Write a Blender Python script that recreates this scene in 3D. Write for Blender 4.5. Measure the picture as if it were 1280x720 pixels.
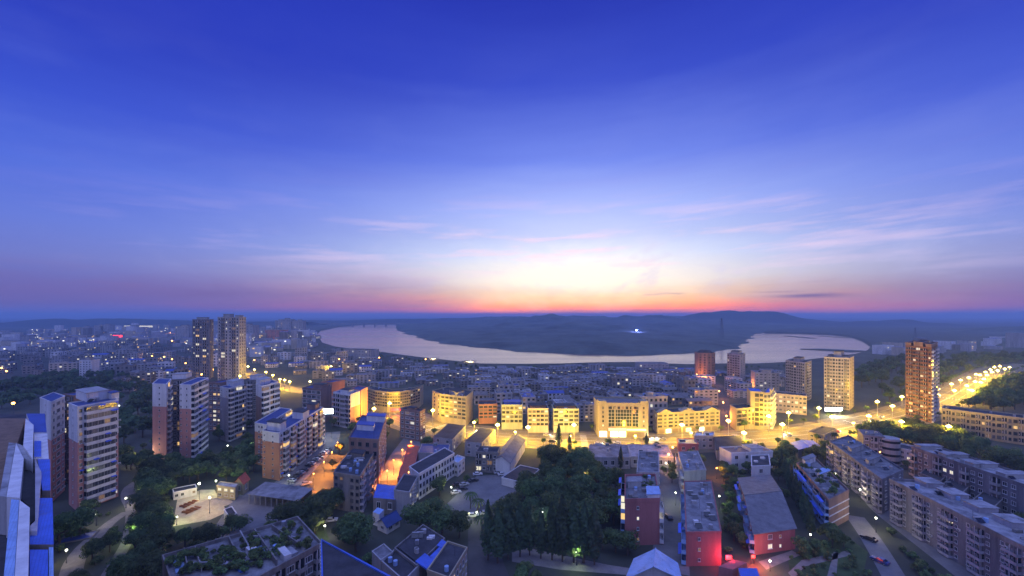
import bpy, math, random
import numpy as np
from mathutils import Vector, noise as mnoise

R = math.radians
scene = bpy.context.scene
for _o in list(bpy.data.objects):
    bpy.data.objects.remove(_o)
rnd = random.Random(11)

# ------------------------------------------------------------------ camera
FPX, Y0, H = 520.0, 394.0, 75.0           # focal length and horizon in photo pixels, eye height in metres
cam_data = bpy.data.cameras.new("camera")
cam = bpy.data.objects.new("camera", cam_data)
scene.collection.objects.link(cam)
cam.location = (0, 0, H)
cam.rotation_euler = (R(90), 0, 0)
cam_data.sensor_width = 36
cam_data.lens = FPX / 1280 * 36
cam_data.shift_y = (Y0 - 360) / 1280
cam_data.clip_start = 0.5
cam_data.clip_end = 60000
scene.camera = cam

# ------------------------------------------------------------------ render settings
scene.view_settings.view_transform = 'Standard'
scene.view_settings.look = 'None'
scene.view_settings.exposure = 0.3
scene.view_settings.gamma = 1
scene.view_settings.use_curve_mapping = False
scene.render.engine = 'CYCLES'
cy = scene.cycles
cy.use_denoising = True
cy.max_bounces = 5
cy.diffuse_bounces = 3
cy.glossy_bounces = 2
cy.transmission_bounces = 2
cy.volume_bounces = 0
cy.transparent_max_bounces = 6
cy.use_light_tree = True
cy.sample_clamp_direct = 0
cy.sample_clamp_indirect = 3
cy.caustics_reflective = False
cy.caustics_refractive = False

SUN_AZ = math.atan((728 - 640) / FPX)      # the glow stands a little right of straight ahead
SUN_EL = R(1.0)

# ------------------------------------------------------------------ sky (world)
def lin(c):
    return tuple(((v / 255) / 12.92 if v <= 10 else ((v / 255 + 0.055) / 1.055) ** 2.4) for v in c) + (1.0,)

world = bpy.data.worlds.new("World")
scene.world = world
world.use_nodes = True
WT = world.node_tree
WT.nodes.clear()

def nmath(t, op, a, b=None, c=None, clamp=False):
    n = t.nodes.new('ShaderNodeMath'); n.operation = op; n.use_clamp = clamp
    for i, v in enumerate((a, b, c)):
        if v is None: continue
        if isinstance(v, (int, float)): n.inputs[i].default_value = v
        else: t.links.new(v, n.inputs[i])
    return n.outputs[0]

def nramp(t, fac, stops, interp='LINEAR'):
    n = t.nodes.new('ShaderNodeValToRGB'); cr = n.color_ramp; cr.interpolation = interp
    while len(cr.elements) > 1: cr.elements.remove(cr.elements[-1])
    cr.elements[0].position = stops[0][0]; cr.elements[0].color = stops[0][1]
    for p, c in stops[1:]:
        e = cr.elements.new(p); e.color = c
    t.links.new(fac, n.inputs[0])
    return n.outputs[0]

def nmix(t, fac, a, b, blend='MIX'):
    n = t.nodes.new('ShaderNodeMix'); n.data_type = 'RGBA'; n.blend_type = blend
    if isinstance(fac, (int, float)): n.inputs[0].default_value = fac
    else: t.links.new(fac, n.inputs[0])
    for i, v in ((6, a), (7, b)):
        if isinstance(v, tuple): n.inputs[i].default_value = v
        else: t.links.new(v, n.inputs[i])
    return n.outputs[2]

def nnoise(t, vec, scale, detail=4, rough=0.55):
    n = t.nodes.new('ShaderNodeTexNoise')
    n.inputs['Scale'].default_value = scale; n.inputs['Detail'].default_value = detail
    n.inputs['Roughness'].default_value = rough
    if vec is not None: t.links.new(vec, n.inputs['Vector'])
    return n.outputs[0]

def nscale(t, vec, s):
    n = t.nodes.new('ShaderNodeVectorMath'); n.operation = 'MULTIPLY'
    t.links.new(vec, n.inputs[0]); n.inputs[1].default_value = s
    return n.outputs[0]

def build_sky():
    t = WT
    tc = t.nodes.new('ShaderNodeTexCoord')
    d = tc.outputs['Generated']
    sp = t.nodes.new('ShaderNodeSeparateXYZ'); t.links.new(d, sp.inputs[0])
    nx, ny, nz = sp.outputs
    hor = nmath(t, 'SQRT', nmath(t, 'ADD', nmath(t, 'MULTIPLY', nx, nx), nmath(t, 'MULTIPLY', ny, ny)))
    hor = nmath(t, 'MAXIMUM', hor, 1e-4)
    cosaz = nmath(t, 'DIVIDE', nmath(t, 'ADD', nmath(t, 'MULTIPLY', nx, math.sin(SUN_AZ)), nmath(t, 'MULTIPLY', ny, math.cos(SUN_AZ))), hor)
    sinaz = nmath(t, 'DIVIDE', nmath(t, 'SUBTRACT', nmath(t, 'MULTIPLY', nx, math.cos(SUN_AZ)), nmath(t, 'MULTIPLY', ny, math.sin(SUN_AZ))), hor)
    az = nmath(t, 'ARCTAN2', sinaz, cosaz)
    el = nmath(t, 'ARCTAN2', nz, hor)
    # wisps: noise laid along the horizon
    cmb = t.nodes.new('ShaderNodeCombineXYZ')
    t.links.new(nmath(t, 'MULTIPLY', az, 1.6), cmb.inputs[0])
    t.links.new(nmath(t, 'MULTIPLY', nmath(t, 'SUBTRACT', el, nmath(t, 'MULTIPLY', az, 0.03)), 15.0), cmb.inputs[1])
    n1 = nnoise(t, cmb.outputs[0], 1.7, 6, 0.6)
    cmb2 = t.nodes.new('ShaderNodeCombineXYZ')
    t.links.new(nmath(t, 'MULTIPLY', az, 2.2), cmb2.inputs[0])
    t.links.new(nmath(t, 'MULTIPLY', el, 6.0), cmb2.inputs[1]); cmb2.inputs[2].default_value = 3.3
    n2 = nnoise(t, cmb2.outputs[0], 1.3, 5, 0.6)
    # elevation, bent a little by the wisps, drives three ramps: towards the glow, at the picture's sides, behind
    elw = nmath(t, 'ADD', el, nmath(t, 'MULTIPLY', nmath(t, 'SUBTRACT', n1, 0.5), 0.045))
    f = nmath(t, 'DIVIDE', elw, R(90), clamp=True)
    D = 90.0
    glow = nramp(t, f, [(0.0, (.30, .13, .30, 1)), (0.35 / D, (.85, .20, .16, 1)), (0.9 / D, (1.7, .32, .07, 1)), (1.7 / D, (1.3, .48, .18, 1)),
                        (2.7 / D, lin((250, 202, 150))), (4.4 / D, lin((238, 228, 216))), (7.8 / D, lin((208, 220, 244))), (10.5 / D, lin((182, 196, 236))),
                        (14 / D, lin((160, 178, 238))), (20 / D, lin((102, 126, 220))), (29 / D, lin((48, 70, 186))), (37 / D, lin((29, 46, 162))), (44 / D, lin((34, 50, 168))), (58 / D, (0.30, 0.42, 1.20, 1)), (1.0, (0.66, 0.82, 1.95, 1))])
    side = nramp(t, f, [(0.0, lin((88, 94, 170))), (1.2 / D, lin((86, 88, 158))), (3.0 / D, lin((86, 92, 168))), (5.5 / D, lin((90, 104, 184))),
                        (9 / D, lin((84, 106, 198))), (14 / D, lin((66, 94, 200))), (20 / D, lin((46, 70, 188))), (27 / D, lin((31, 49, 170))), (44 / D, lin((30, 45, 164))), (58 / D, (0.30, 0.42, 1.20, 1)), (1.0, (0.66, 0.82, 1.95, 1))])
    back = nramp(t, f, [(0.0, lin((128, 130, 212))), (8 / D, lin((156, 160, 236))), (20 / D, lin((152, 164, 246))), (58 / D, (0.30, 0.42, 1.20, 1)), (1.0, (0.66, 0.82, 1.95, 1))])  # sky behind and overhead set brighter than real dusk, as unseen fill light
    a2 = nmath(t, 'MULTIPLY', az, az)
    gz = nmath(t, 'EXPONENT', nmath(t, 'MULTIPLY', a2, -1.0 / (0.56 ** 2)))
    low = nmath(t, 'MULTIPLY', nmath(t, 'SUBTRACT', R(5.5), el), 1.0 / R(3.5), clamp=True)   # the red band is narrower than the glow above it
    edge = nmath(t, 'ADD', a2, nmath(t, 'MULTIPLY', nmath(t, 'SUBTRACT', n2, 0.5), 0.35))
    gzl = nmath(t, 'EXPONENT', nmath(t, 'MULTIPLY', nmath(t, 'MAXIMUM', edge, 0.0), -1.0 / (0.46 ** 2)))
    gz = nmath(t, 'ADD', nmath(t, 'MULTIPLY', gz, nmath(t, 'SUBTRACT', 1.0, low)), nmath(t, 'MULTIPLY', gzl, low))
    col = nmix(t, gz, side, glow)
    # pinker low sky on the left of the glow
    lp = nmath(t, 'MULTIPLY', nmath(t, 'EXPONENT', nmath(t, 'MULTIPLY', nmath(t, 'POWER', nmath(t, 'DIVIDE', nmath(t, 'SUBTRACT', el, R(3.0)), R(2.2)), 2.0), -1.0)),
               nmath(t, 'EXPONENT', nmath(t, 'MULTIPLY', nmath(t, 'POWER', nmath(t, 'DIVIDE', nmath(t, 'ADD', az, 0.50), 0.26), 2.0), -1.0)))
    col = nmix(t, nmath(t, 'MULTIPLY', lp, 0.22), col, lin((180, 112, 156)))
    # the bright yellow core over the hidden sun, feathered by wisps
    cmb4 = t.nodes.new('ShaderNodeCombineXYZ')
    t.links.new(nmath(t, 'MULTIPLY', az, 9.0), cmb4.inputs[0])
    t.links.new(nmath(t, 'MULTIPLY', nmath(t, 'ADD', el, nmath(t, 'MULTIPLY', nmath(t, 'ABSOLUTE', az), -0.25)), 16.0), cmb4.inputs[1]); cmb4.inputs[2].default_value = 1.2
    n4 = nnoise(t, cmb4.outputs[0], 1.0, 6, 0.6)
    ca = nmath(t, 'POWER', nmath(t, 'DIVIDE', nmath(t, 'ADD', az, 0.02), 0.23), 2.0)
    ce = nmath(t, 'POWER', nmath(t, 'DIVIDE', nmath(t, 'SUBTRACT', nmath(t, 'ADD', el, nmath(t, 'MULTIPLY', nmath(t, 'SUBTRACT', n4, 0.5), 0.12)), R(5.2)), R(3.0)), 2.0)
    core = nmath(t, 'EXPONENT', nmath(t, 'MULTIPLY', nmath(t, 'ADD', ca, ce), -1.0))
    col = nmix(t, nmath(t, 'MULTIPLY', core, 0.85), col, (0.98, 0.92, 0.78, 1))
    # broken greyer wisps within the glow
    k4 = nmath(t, 'MULTIPLY', nmath(t, 'MULTIPLY', nmath(t, 'SUBTRACT', 0.47, n4), 5.0, clamp=True),
               nmath(t, 'EXPONENT', nmath(t, 'MULTIPLY', nmath(t, 'POWER', nmath(t, 'DIVIDE', nmath(t, 'SUBTRACT', el, R(6.5)), R(3.6)), 2.0), -1.0)))
    col = nmix(t, nmath(t, 'MULTIPLY', k4, nmath(t, 'MULTIPLY', gz, 0.75)), col, lin((186, 186, 226)))
    # thin bright and pink streaks
    cl = nmath(t, 'MULTIPLY', nmath(t, 'SUBTRACT', n1, 0.50), 6.5, clamp=True)
    band = nmath(t, 'EXPONENT', nmath(t, 'MULTIPLY', nmath(t, 'POWER', nmath(t, 'DIVIDE', nmath(t, 'SUBTRACT', el, R(8.6)), R(4.8)), 2.0), -1.0))
    sidef = nmath(t, 'EXPONENT', nmath(t, 'MULTIPLY', a2, -1.0 / (0.62 ** 2)))
    k = nmath(t, 'MULTIPLY', nmath(t, 'MULTIPLY', cl, band), nmath(t, 'MULTIPLY', sidef, 0.72))
    col = nmix(t, k, col, lin((244, 208, 226)))
    # faint high veil
    k2 = nmath(t, 'MULTIPLY', nmath(t, 'MULTIPLY', nmath(t, 'SUBTRACT', n2, 0.48), 3.0, clamp=True),
               nmath(t, 'EXPONENT', nmath(t, 'MULTIPLY', nmath(t, 'POWER', nmath(t, 'DIVIDE', nmath(t, 'SUBTRACT', el, R(17)), R(11)), 2.0), -1.0)))
    col = nmix(t, nmath(t, 'MULTIPLY', k2, 0.12), col, lin((150, 160, 226)))
    # a few dark low cloud bars near the horizon
    cmb3 = t.nodes.new('ShaderNodeCombineXYZ')
    t.links.new(nmath(t, 'MULTIPLY', az, 5.0), cmb3.inputs[0])
    t.links.new(nmath(t, 'MULTIPLY', el, 60.0), cmb3.inputs[1]); cmb3.inputs[2].default_value = 7.7
    n3 = nnoise(t, cmb3.outputs[0], 1.0, 4, 0.55)
    k3 = nmath(t, 'MULTIPLY', nmath(t, 'MULTIPLY', nmath(t, 'SUBTRACT', n3, 0.60), 8.0, clamp=True),
               nmath(t, 'EXPONENT', nmath(t, 'MULTIPLY', nmath(t, 'POWER', nmath(t, 'DIVIDE', nmath(t, 'SUBTRACT', el, R(2.4)), R(1.3)), 2.0), -1.0)))
    col = nmix(t, nmath(t, 'MULTIPLY', k3, 0.55), col, lin((126, 94, 140)))
    # mauve grey banks low on the left
    kb = nmath(t, 'MULTIPLY', nmath(t, 'MULTIPLY', nmath(t, 'SUBTRACT', n1, 0.42), 4.0, clamp=True),
               nmath(t, 'MULTIPLY', nmath(t, 'EXPONENT', nmath(t, 'MULTIPLY', nmath(t, 'POWER', nmath(t, 'DIVIDE', nmath(t, 'SUBTRACT', el, R(2.6)), R(2.6)), 2.0), -1.0)),
                     nmath(t, 'MULTIPLY', nmath(t, 'SUBTRACT', -0.22, az), 4.0, clamp=True)))
    col = nmix(t, nmath(t, 'MULTIPLY', kb, 0.8), col, lin((104, 88, 150)))
    # one small dark cloud right of the glow
    wig = nmath(t, 'MULTIPLY', nmath(t, 'SUBTRACT', n3, 0.5), 0.010)
    e1 = nmath(t, 'POWER', nmath(t, 'DIVIDE', nmath(t, 'SUBTRACT', nmath(t, 'ADD', el, wig), R(2.15)), R(0.26)), 2.0)
    e2 = nmath(t, 'POWER', nmath(t, 'DIVIDE', nmath(t, 'SUBTRACT', az, math.atan(370 / FPX) - SUN_AZ), 0.055), 2.0)
    kk = nmath(t, 'EXPONENT', nmath(t, 'MULTIPLY', nmath(t, 'ADD', e1, e2), -1.0))
    col = nmix(t, nmath(t, 'MULTIPLY', kk, 0.85), col, lin((92, 84, 142)))
    # behind the viewer
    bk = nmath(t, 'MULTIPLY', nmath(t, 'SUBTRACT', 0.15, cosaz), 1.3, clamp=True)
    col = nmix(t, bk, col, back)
    # below the horizon: dim
    dn = nmath(t, 'MULTIPLY', nmath(t, 'SUBTRACT', -0.02, el), 12.0, clamp=True)
    col = nmix(t, dn, col, lin((40, 48, 84)))
    ns = t.nodes.new('ShaderNodeTexSky'); ns.sky_type = 'NISHITA'; ns.sun_disc = False
    ns.sun_elevation = SUN_EL; ns.sun_rotation = SUN_AZ
    nb = t.nodes.new('ShaderNodeBackground'); t.links.new(ns.outputs[0], nb.inputs[0]); nb.inputs[1].default_value = 0.01
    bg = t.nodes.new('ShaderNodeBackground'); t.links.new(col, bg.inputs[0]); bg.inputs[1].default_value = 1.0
    ad = t.nodes.new('ShaderNodeAddShader'); t.links.new(bg.outputs[0], ad.inputs[0]); t.links.new(nb.outputs[0], ad.inputs[1])
    out = t.nodes.new('ShaderNodeOutputWorld'); t.links.new(ad.outputs[0], out.inputs[0])
build_sky()

# ------------------------------------------------------------------ sun, just at the horizon behind the hills
sun_d = bpy.data.lights.new("sun", 'SUN'); sun_d.energy = 0.05; sun_d.angle = R(50); sun_d.color = (1.0, 0.72, 0.6)
sun = bpy.data.objects.new("sun", sun_d); scene.collection.objects.link(sun)
_v = Vector((math.sin(SUN_AZ) * math.cos(R(6)), math.cos(SUN_AZ) * math.cos(R(6)), math.sin(R(6))))
sun.rotation_euler = _v.to_track_quat('Z', 'Y').to_euler()

# ------------------------------------------------------------------ materials
def mat(name, col, rough=0.85, var=0.25, scale=0.25, streak=False, metal=0.0, spec=0.3, objvar=0.0, bump=0.0, fine=0.0, seam=0.0):
    m = bpy.data.materials.new(name); m.use_nodes = True
    t = m.node_tree; b = t.nodes['Principled BSDF']
    base = tuple(col) + (1.0,)
    dark = tuple(c * (1 - var) for c in col) + (1.0,)
    lite = tuple(min(1, c * (1 + var * 0.7)) for c in col) + (1.0,)
    geo = t.nodes.new('ShaderNodeNewGeometry')
    vec = geo.outputs['Position']
    if streak: vec = nscale(t, vec, (1.0, 1.0, 0.12))
    n1 = nnoise(t, vec, scale, 5, 0.65)
    c = nramp(t, n1, [(0.30, dark), (0.52, base), (0.72, lite)])
    if fine:
        n2 = nnoise(t, geo.outputs['Position'], scale * 9, 3, 0.6)
        g = nmath(t, 'ADD', nmath(t, 'MULTIPLY', n2, 2 * fine), 1 - fine)
        cc = t.nodes.new('ShaderNodeCombineColor')
        for i in range(3): t.links.new(g, cc.inputs[i])
        c = nmix(t, 1.0, c, cc.outputs[0], 'MULTIPLY')
    if objvar:
        oi = t.nodes.new('ShaderNodeObjectInfo')
        g = nmath(t, 'ADD', nmath(t, 'MULTIPLY', oi.outputs['Random'], 2 * objvar), 1 - objvar)
        hs = t.nodes.new('ShaderNodeHueSaturation'); t.links.new(g, hs.inputs['Value'])
        t.links.new(nmath(t, 'ADD', nmath(t, 'MULTIPLY', oi.outputs['Random'], 0.05), 0.475), hs.inputs['Hue'])
        t.links.new(c, hs.inputs['Color']); c = hs.outputs[0]
    if seam:                                 # standing seams of sheet roofing, and rusty blotches
        wv = t.nodes.new('ShaderNodeTexWave'); wv.bands_direction = 'DIAGONAL'; wv.inputs['Scale'].default_value = seam; wv.inputs['Distortion'].default_value = 0
        t.links.new(geo.outputs['Position'], wv.inputs['Vector'])
        c = nmix(t, nmath(t, 'MULTIPLY', nmath(t, 'GREATER_THAN', wv.outputs['Fac'], 0.90), 0.28), c, tuple(v * .35 for v in col) + (1.0,))
        nr = nnoise(t, geo.outputs['Position'], 0.45, 5, 0.7)
        c = nmix(t, nmath(t, 'MULTIPLY', nmath(t, 'MULTIPLY', nmath(t, 'SUBTRACT', nr, 0.56), 8.0, clamp=True), 0.45), c, (0.16, 0.13, 0.12, 1))
    t.links.new(c, b.inputs['Base Color'])
    b.inputs['Roughness'].default_value = rough
    b.inputs['Metallic'].default_value = metal
    b.inputs['Specular IOR Level'].default_value = spec
    if bump:
        n3 = nnoise(t, geo.outputs['Position'], 3.0, 4, 0.6)
        bn = t.nodes.new('ShaderNodeBump'); bn.inputs['Strength'].default_value = bump; bn.inputs['Distance'].default_value = 0.3
        t.links.new(n3, bn.inputs['Height']); t.links.new(bn.outputs[0], b.inputs['Normal'])
    return m

def emis(name, col, power, base=(0.8, 0.8, 0.8), sample=False):
    m = bpy.data.materials.new(name); m.use_nodes = True
    b = m.node_tree.nodes['Principled BSDF']
    b.inputs['Base Color'].default_value = tuple(base) + (1,)
    b.inputs['Emission Color'].default_value = tuple(col) + (1,)
    b.inputs['Emission Strength'].default_value = power
    b.inputs['Roughness'].default_value = 0.4
    m.cycles.emission_sampling = 'AUTO' if sample else 'NONE'
    return m

M = {
    'ground': mat('ground_soil', (0.060, 0.066, 0.046), 0.95, 0.45, 0.02, fine=0.25),
    'asphalt': mat('asphalt', (0.075, 0.073, 0.070), 0.8, 0.35, 0.12, fine=0.2),
    'avenue': mat('avenue_asphalt_glow', (0.21, 0.175, 0.10), 0.75, 0.35, 0.08, fine=0.2),  # asphalt lightened and yellowed: golden lamp glow put into the colour
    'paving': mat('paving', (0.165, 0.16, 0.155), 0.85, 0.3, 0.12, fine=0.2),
    'pavewarm': mat('avenue_paving_glow', (0.20, 0.17, 0.11), 0.85, 0.35, 0.12, fine=0.25),  # warmer copy of the paving, with lamp glow tinted into it
    'concrete': mat('concrete', (0.30, 0.295, 0.285), 0.85, 0.3, 0.15, fine=0.2),
    'path': mat('path_stone', (0.22, 0.20, 0.18), 0.9, 0.3, 0.3, fine=0.2),
    'linepaint': mat('line_paint', (0.75, 0.74, 0.70), 0.7, 0.2, 0.6),
    'lawn': mat('lawn', (0.055, 0.085, 0.028), 0.95, 0.4, 0.2, fine=0.35, bump=0.5),
    'kerb': mat('kerb_stone', (0.34, 0.33, 0.32), 0.85, 0.2, 0.5),
    'white': mat('wall_white', (0.62, 0.61, 0.60), 0.8, 0.25, 0.35, streak=True, fine=0.12),
    'cream': mat('wall_cream', (0.35, 0.305, 0.205), 0.8, 0.2, 0.35, streak=True, fine=0.12),
    'grey': mat('wall_grey', (0.34, 0.335, 0.33), 0.85, 0.35, 0.3, streak=True, fine=0.2),
    'darkgrey': mat('wall_dark_grey', (0.20, 0.195, 0.19), 0.85, 0.4, 0.3, streak=True, fine=0.25),
    'estate': mat('wall_estate_grey', (0.185, 0.175, 0.185), 0.9, 0.5, 0.35, streak=True, fine=0.3),
    'towerbrown': mat('wall_tower_brown', (0.22, 0.105, 0.06), 0.85, 0.25, 0.3, streak=True, fine=0.15),
    'grime': mat('wall_grimy', (0.21, 0.195, 0.18), 0.9, 0.5, 0.4, streak=True, fine=0.3),
    'pink': mat('wall_terracotta_pink', (0.50, 0.245, 0.205), 0.85, 0.2, 0.3, streak=True, fine=0.12),
    'brown': mat('wall_brown', (0.26, 0.17, 0.135), 0.85, 0.3, 0.3, streak=True, fine=0.15),
    'redwall': mat('wall_red', (0.33, 0.13, 0.12), 0.85, 0.3, 0.3, streak=True, fine=0.15),
    'orange': mat('wall_orange', (0.44, 0.21, 0.12), 0.85, 0.2, 0.3, streak=True, fine=0.12),
    'green': mat('wall_pale_green', (0.42, 0.45, 0.33), 0.85, 0.25, 0.3, streak=True, fine=0.12),
    'beige': mat('wall_beige', (0.46, 0.40, 0.32), 0.85, 0.25, 0.3, streak=True, fine=0.12),
    'lilac': mat('wall_lilac_grey', (0.36, 0.34, 0.37), 0.85, 0.3, 0.3, streak=True, fine=0.2),
    'roof': mat('roof_concrete', (0.20, 0.20, 0.205), 0.9, 0.65, 0.22, fine=0.3, objvar=0.12),
    'roofpale': mat('roof_pale', (0.30, 0.30, 0.31), 0.9, 0.65, 0.25, fine=0.25),
    'roofdark': mat('roof_dark_tar', (0.055, 0.055, 0.060), 0.9, 0.45, 0.2, fine=0.3),
    'rooftile': mat('roof_grey_tile', (0.17, 0.165, 0.165), 0.85, 0.35, 0.4, fine=0.3),
    'blue': mat('roof_blue_sheet', (0.045, 0.090, 0.34), 0.5, 0.25, 0.25, fine=0.15, seam=1.6),
    'bluebright': mat('blue_sheet_bright', (0.07, 0.15, 0.56), 0.55, 0.22, 0.35, fine=0.12, seam=1.6),
    'bluedeep': mat('blue_sheet_deep', (0.032, 0.060, 0.19), 0.5, 0.25, 0.25, fine=0.15, seam=1.6),
    'bluepale': mat('blue_sheet_pale', (0.28, 0.42, 0.66), 0.55, 0.25, 0.3, fine=0.12, seam=1.6),
    'redtile': mat('roof_red_tile', (0.42, 0.10, 0.06), 0.8, 0.3, 0.6, fine=0.2),
    'awning': mat('awning_blue', (0.05, 0.13, 0.58), 0.6, 0.2, 0.4),
    'frame': mat('window_frame_white', (0.55, 0.55, 0.54), 0.6, 0.15, 0.6),
    'framedark': mat('window_frame_dark', (0.10, 0.10, 0.105), 0.6, 0.2, 0.6),
    'metal': mat('galvanised_metal', (0.42, 0.43, 0.44), 0.45, 0.2, 0.6, metal=0.6),
    'steel': mat('dark_steel', (0.07, 0.07, 0.075), 0.5, 0.2, 0.6, metal=0.5),
    'rust': mat('rusty_steel', (0.34, 0.12, 0.04), 0.8, 0.4, 0.8),
    'wood': mat('weathered_wood', (0.20, 0.13, 0.08), 0.85, 0.35, 0.8),
    'sand': mat('sand_heap', (0.40, 0.33, 0.23), 0.95, 0.25, 0.6, fine=0.2),
    'trunk': mat('bark', (0.10, 0.075, 0.055), 0.95, 0.35, 1.0),
    'hill': mat('hill_woods', (0.085, 0.105, 0.085), 1.0, 0.55, 0.008, fine=0.5),
    'hillfar': mat('far_hill', (0.04, 0.05, 0.045), 1.0, 0.3, 0.002),
    'rubber': mat('tyre_rubber', (0.02, 0.02, 0.02), 0.85, 0.2, 1),
    'carglass': mat('car_glass', (0.015, 0.017, 0.02), 0.15, 0.1, 1, spec=0.6),
    'signred': emis('sign_red', (1.0, 0.04, 0.05), 3.0, (0.5, 0.02, 0.02)),
    'signwhite': emis('sign_white', (0.85, 0.95, 1.0), 9.0),
    'shopwhite': emis('shop_front_lit', (1.0, 0.95, 0.72), 1.6),
    'shopwarm': emis('shop_front_warm', (1.0, 0.66, 0.22), 1.2),
    'shopred': emis('shop_sign_red_lit', (1.0, 0.12, 0.04), 0.9),
    'globe': emis('lamp_globe', (1.0, 0.78, 0.32), 9.0),
    'globewhite': emis('lamp_globe_white', (0.95, 1.0, 0.80), 10.0),
    'globeorange': emis('lamp_globe_orange', (1.0, 0.42, 0.06), 10.0),
    'beacon': emis('beacon_blue', (0.45, 0.5, 1.0), 25.0),
    'headlight': emis('headlight_lit', (1.0, 0.93, 0.7), 9.0),
    'taillight': emis('tail_light_lit', (1.0, 0.05, 0.03), 2.0),
    'glassdark': mat('window_glass_dark', (0.018, 0.021, 0.028), 0.12, 0.3, 0.5, spec=0.5),
    'glassmid': mat('window_glass_curtained', (0.10, 0.10, 0.105), 0.35, 0.5, 1.2, spec=0.5),
    'glassgreen': mat('curtain_wall_glass', (0.03, 0.045, 0.04), 0.1, 0.3, 0.3, spec=0.6),
    'litwarm': emis('window_lit_warm', (1.0, 0.62, 0.20), 0.85, (0.3, 0.2, 0.1)),
    'litpale': emis('window_lit_pale', (1.0, 0.90, 0.62), 0.75, (0.3, 0.3, 0.25)),
    'litdim': emis('window_lit_dim', (1.0, 0.55, 0.20), 0.16, (0.10, 0.08, 0.06)),
    'litorange': emis('window_lit_orange', (1.0, 0.30, 0.05), 1.0, (0.3, 0.1, 0.05)),
}

def leaf_mat(name, col, var=0.4):
    m = bpy.data.materials.new(name); m.use_nodes = True
    t = m.node_tree; b = t.nodes['Principled BSDF']
    oi = t.nodes.new('ShaderNodeObjectInfo'); geo = t.nodes.new('ShaderNodeNewGeometry')
    n = nnoise(t, geo.outputs['Position'], 0.8, 3, 0.6)
    c = nramp(t, n, [(0.3, tuple(v * (1 - var) for v in col) + (1,)), (0.7, tuple(v * (1 + var) for v in col) + (1,))])
    hs = t.nodes.new('ShaderNodeHueSaturation'); t.links.new(c, hs.inputs['Color'])
    t.links.new(nmath(t, 'ADD', nmath(t, 'MULTIPLY', oi.outputs['Random'], 0.06), 0.47), hs.inputs['Hue'])
    t.links.new(nmath(t, 'ADD', nmath(t, 'MULTIPLY', oi.outputs['Random'], 0.6), 0.7), hs.inputs['Value'])
    t.links.new(hs.outputs[0], b.inputs['Base Color'])
    b.inputs['Roughness'].default_value = 0.7
    b.inputs['Specular IOR Level'].default_value = 0.25
    tr = t.nodes.new('ShaderNodeBsdfTranslucent'); t.links.new(hs.outputs[0], tr.inputs[0])
    mx = t.nodes.new('ShaderNodeMixShader'); mx.inputs[0].default_value = 0.4
    t.links.new(b.outputs[0], mx.inputs[1]); t.links.new(tr.outputs[0], mx.inputs[2]); t.links.new(mx.outputs[0], t.nodes['Material Output'].inputs[0])
    return m
M['leafdark'] = leaf_mat('leaf_dark', (0.078, 0.120, 0.046))
M['leafmid'] = leaf_mat('leaf_mid', (0.110, 0.162, 0.056))
M['leaflite'] = leaf_mat('leaf_light', (0.15, 0.205, 0.065))
M['needle'] = leaf_mat('leaf_needle', (0.070, 0.108, 0.058))

def water_mat():
    m = bpy.data.materials.new('river_water'); m.use_nodes = True
    t = m.node_tree; b = t.nodes['Principled BSDF']
    geo = t.nodes.new('ShaderNodeNewGeometry')
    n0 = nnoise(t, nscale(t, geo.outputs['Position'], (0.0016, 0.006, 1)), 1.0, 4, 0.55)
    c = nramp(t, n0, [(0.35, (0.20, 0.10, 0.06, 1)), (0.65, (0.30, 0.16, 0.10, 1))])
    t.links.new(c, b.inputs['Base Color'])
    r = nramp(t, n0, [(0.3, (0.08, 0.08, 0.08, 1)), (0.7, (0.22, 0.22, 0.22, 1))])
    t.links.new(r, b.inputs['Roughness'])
    n1 = nnoise(t, nscale(t, geo.outputs['Position'], (0.05, 0.09, 1)), 1.0, 3, 0.6)
    bn = t.nodes.new('ShaderNodeBump'); bn.inputs['Strength'].default_value = 0.16; bn.inputs['Distance'].default_value = 1.0
    t.links.new(n1, bn.inputs['Height']); t.links.new(bn.outputs[0], b.inputs['Normal'])
    b.inputs['IOR'].default_value = 1.33; b.inputs['Specular IOR Level'].default_value = 0.32
    return m
M['water'] = water_mat()

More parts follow.
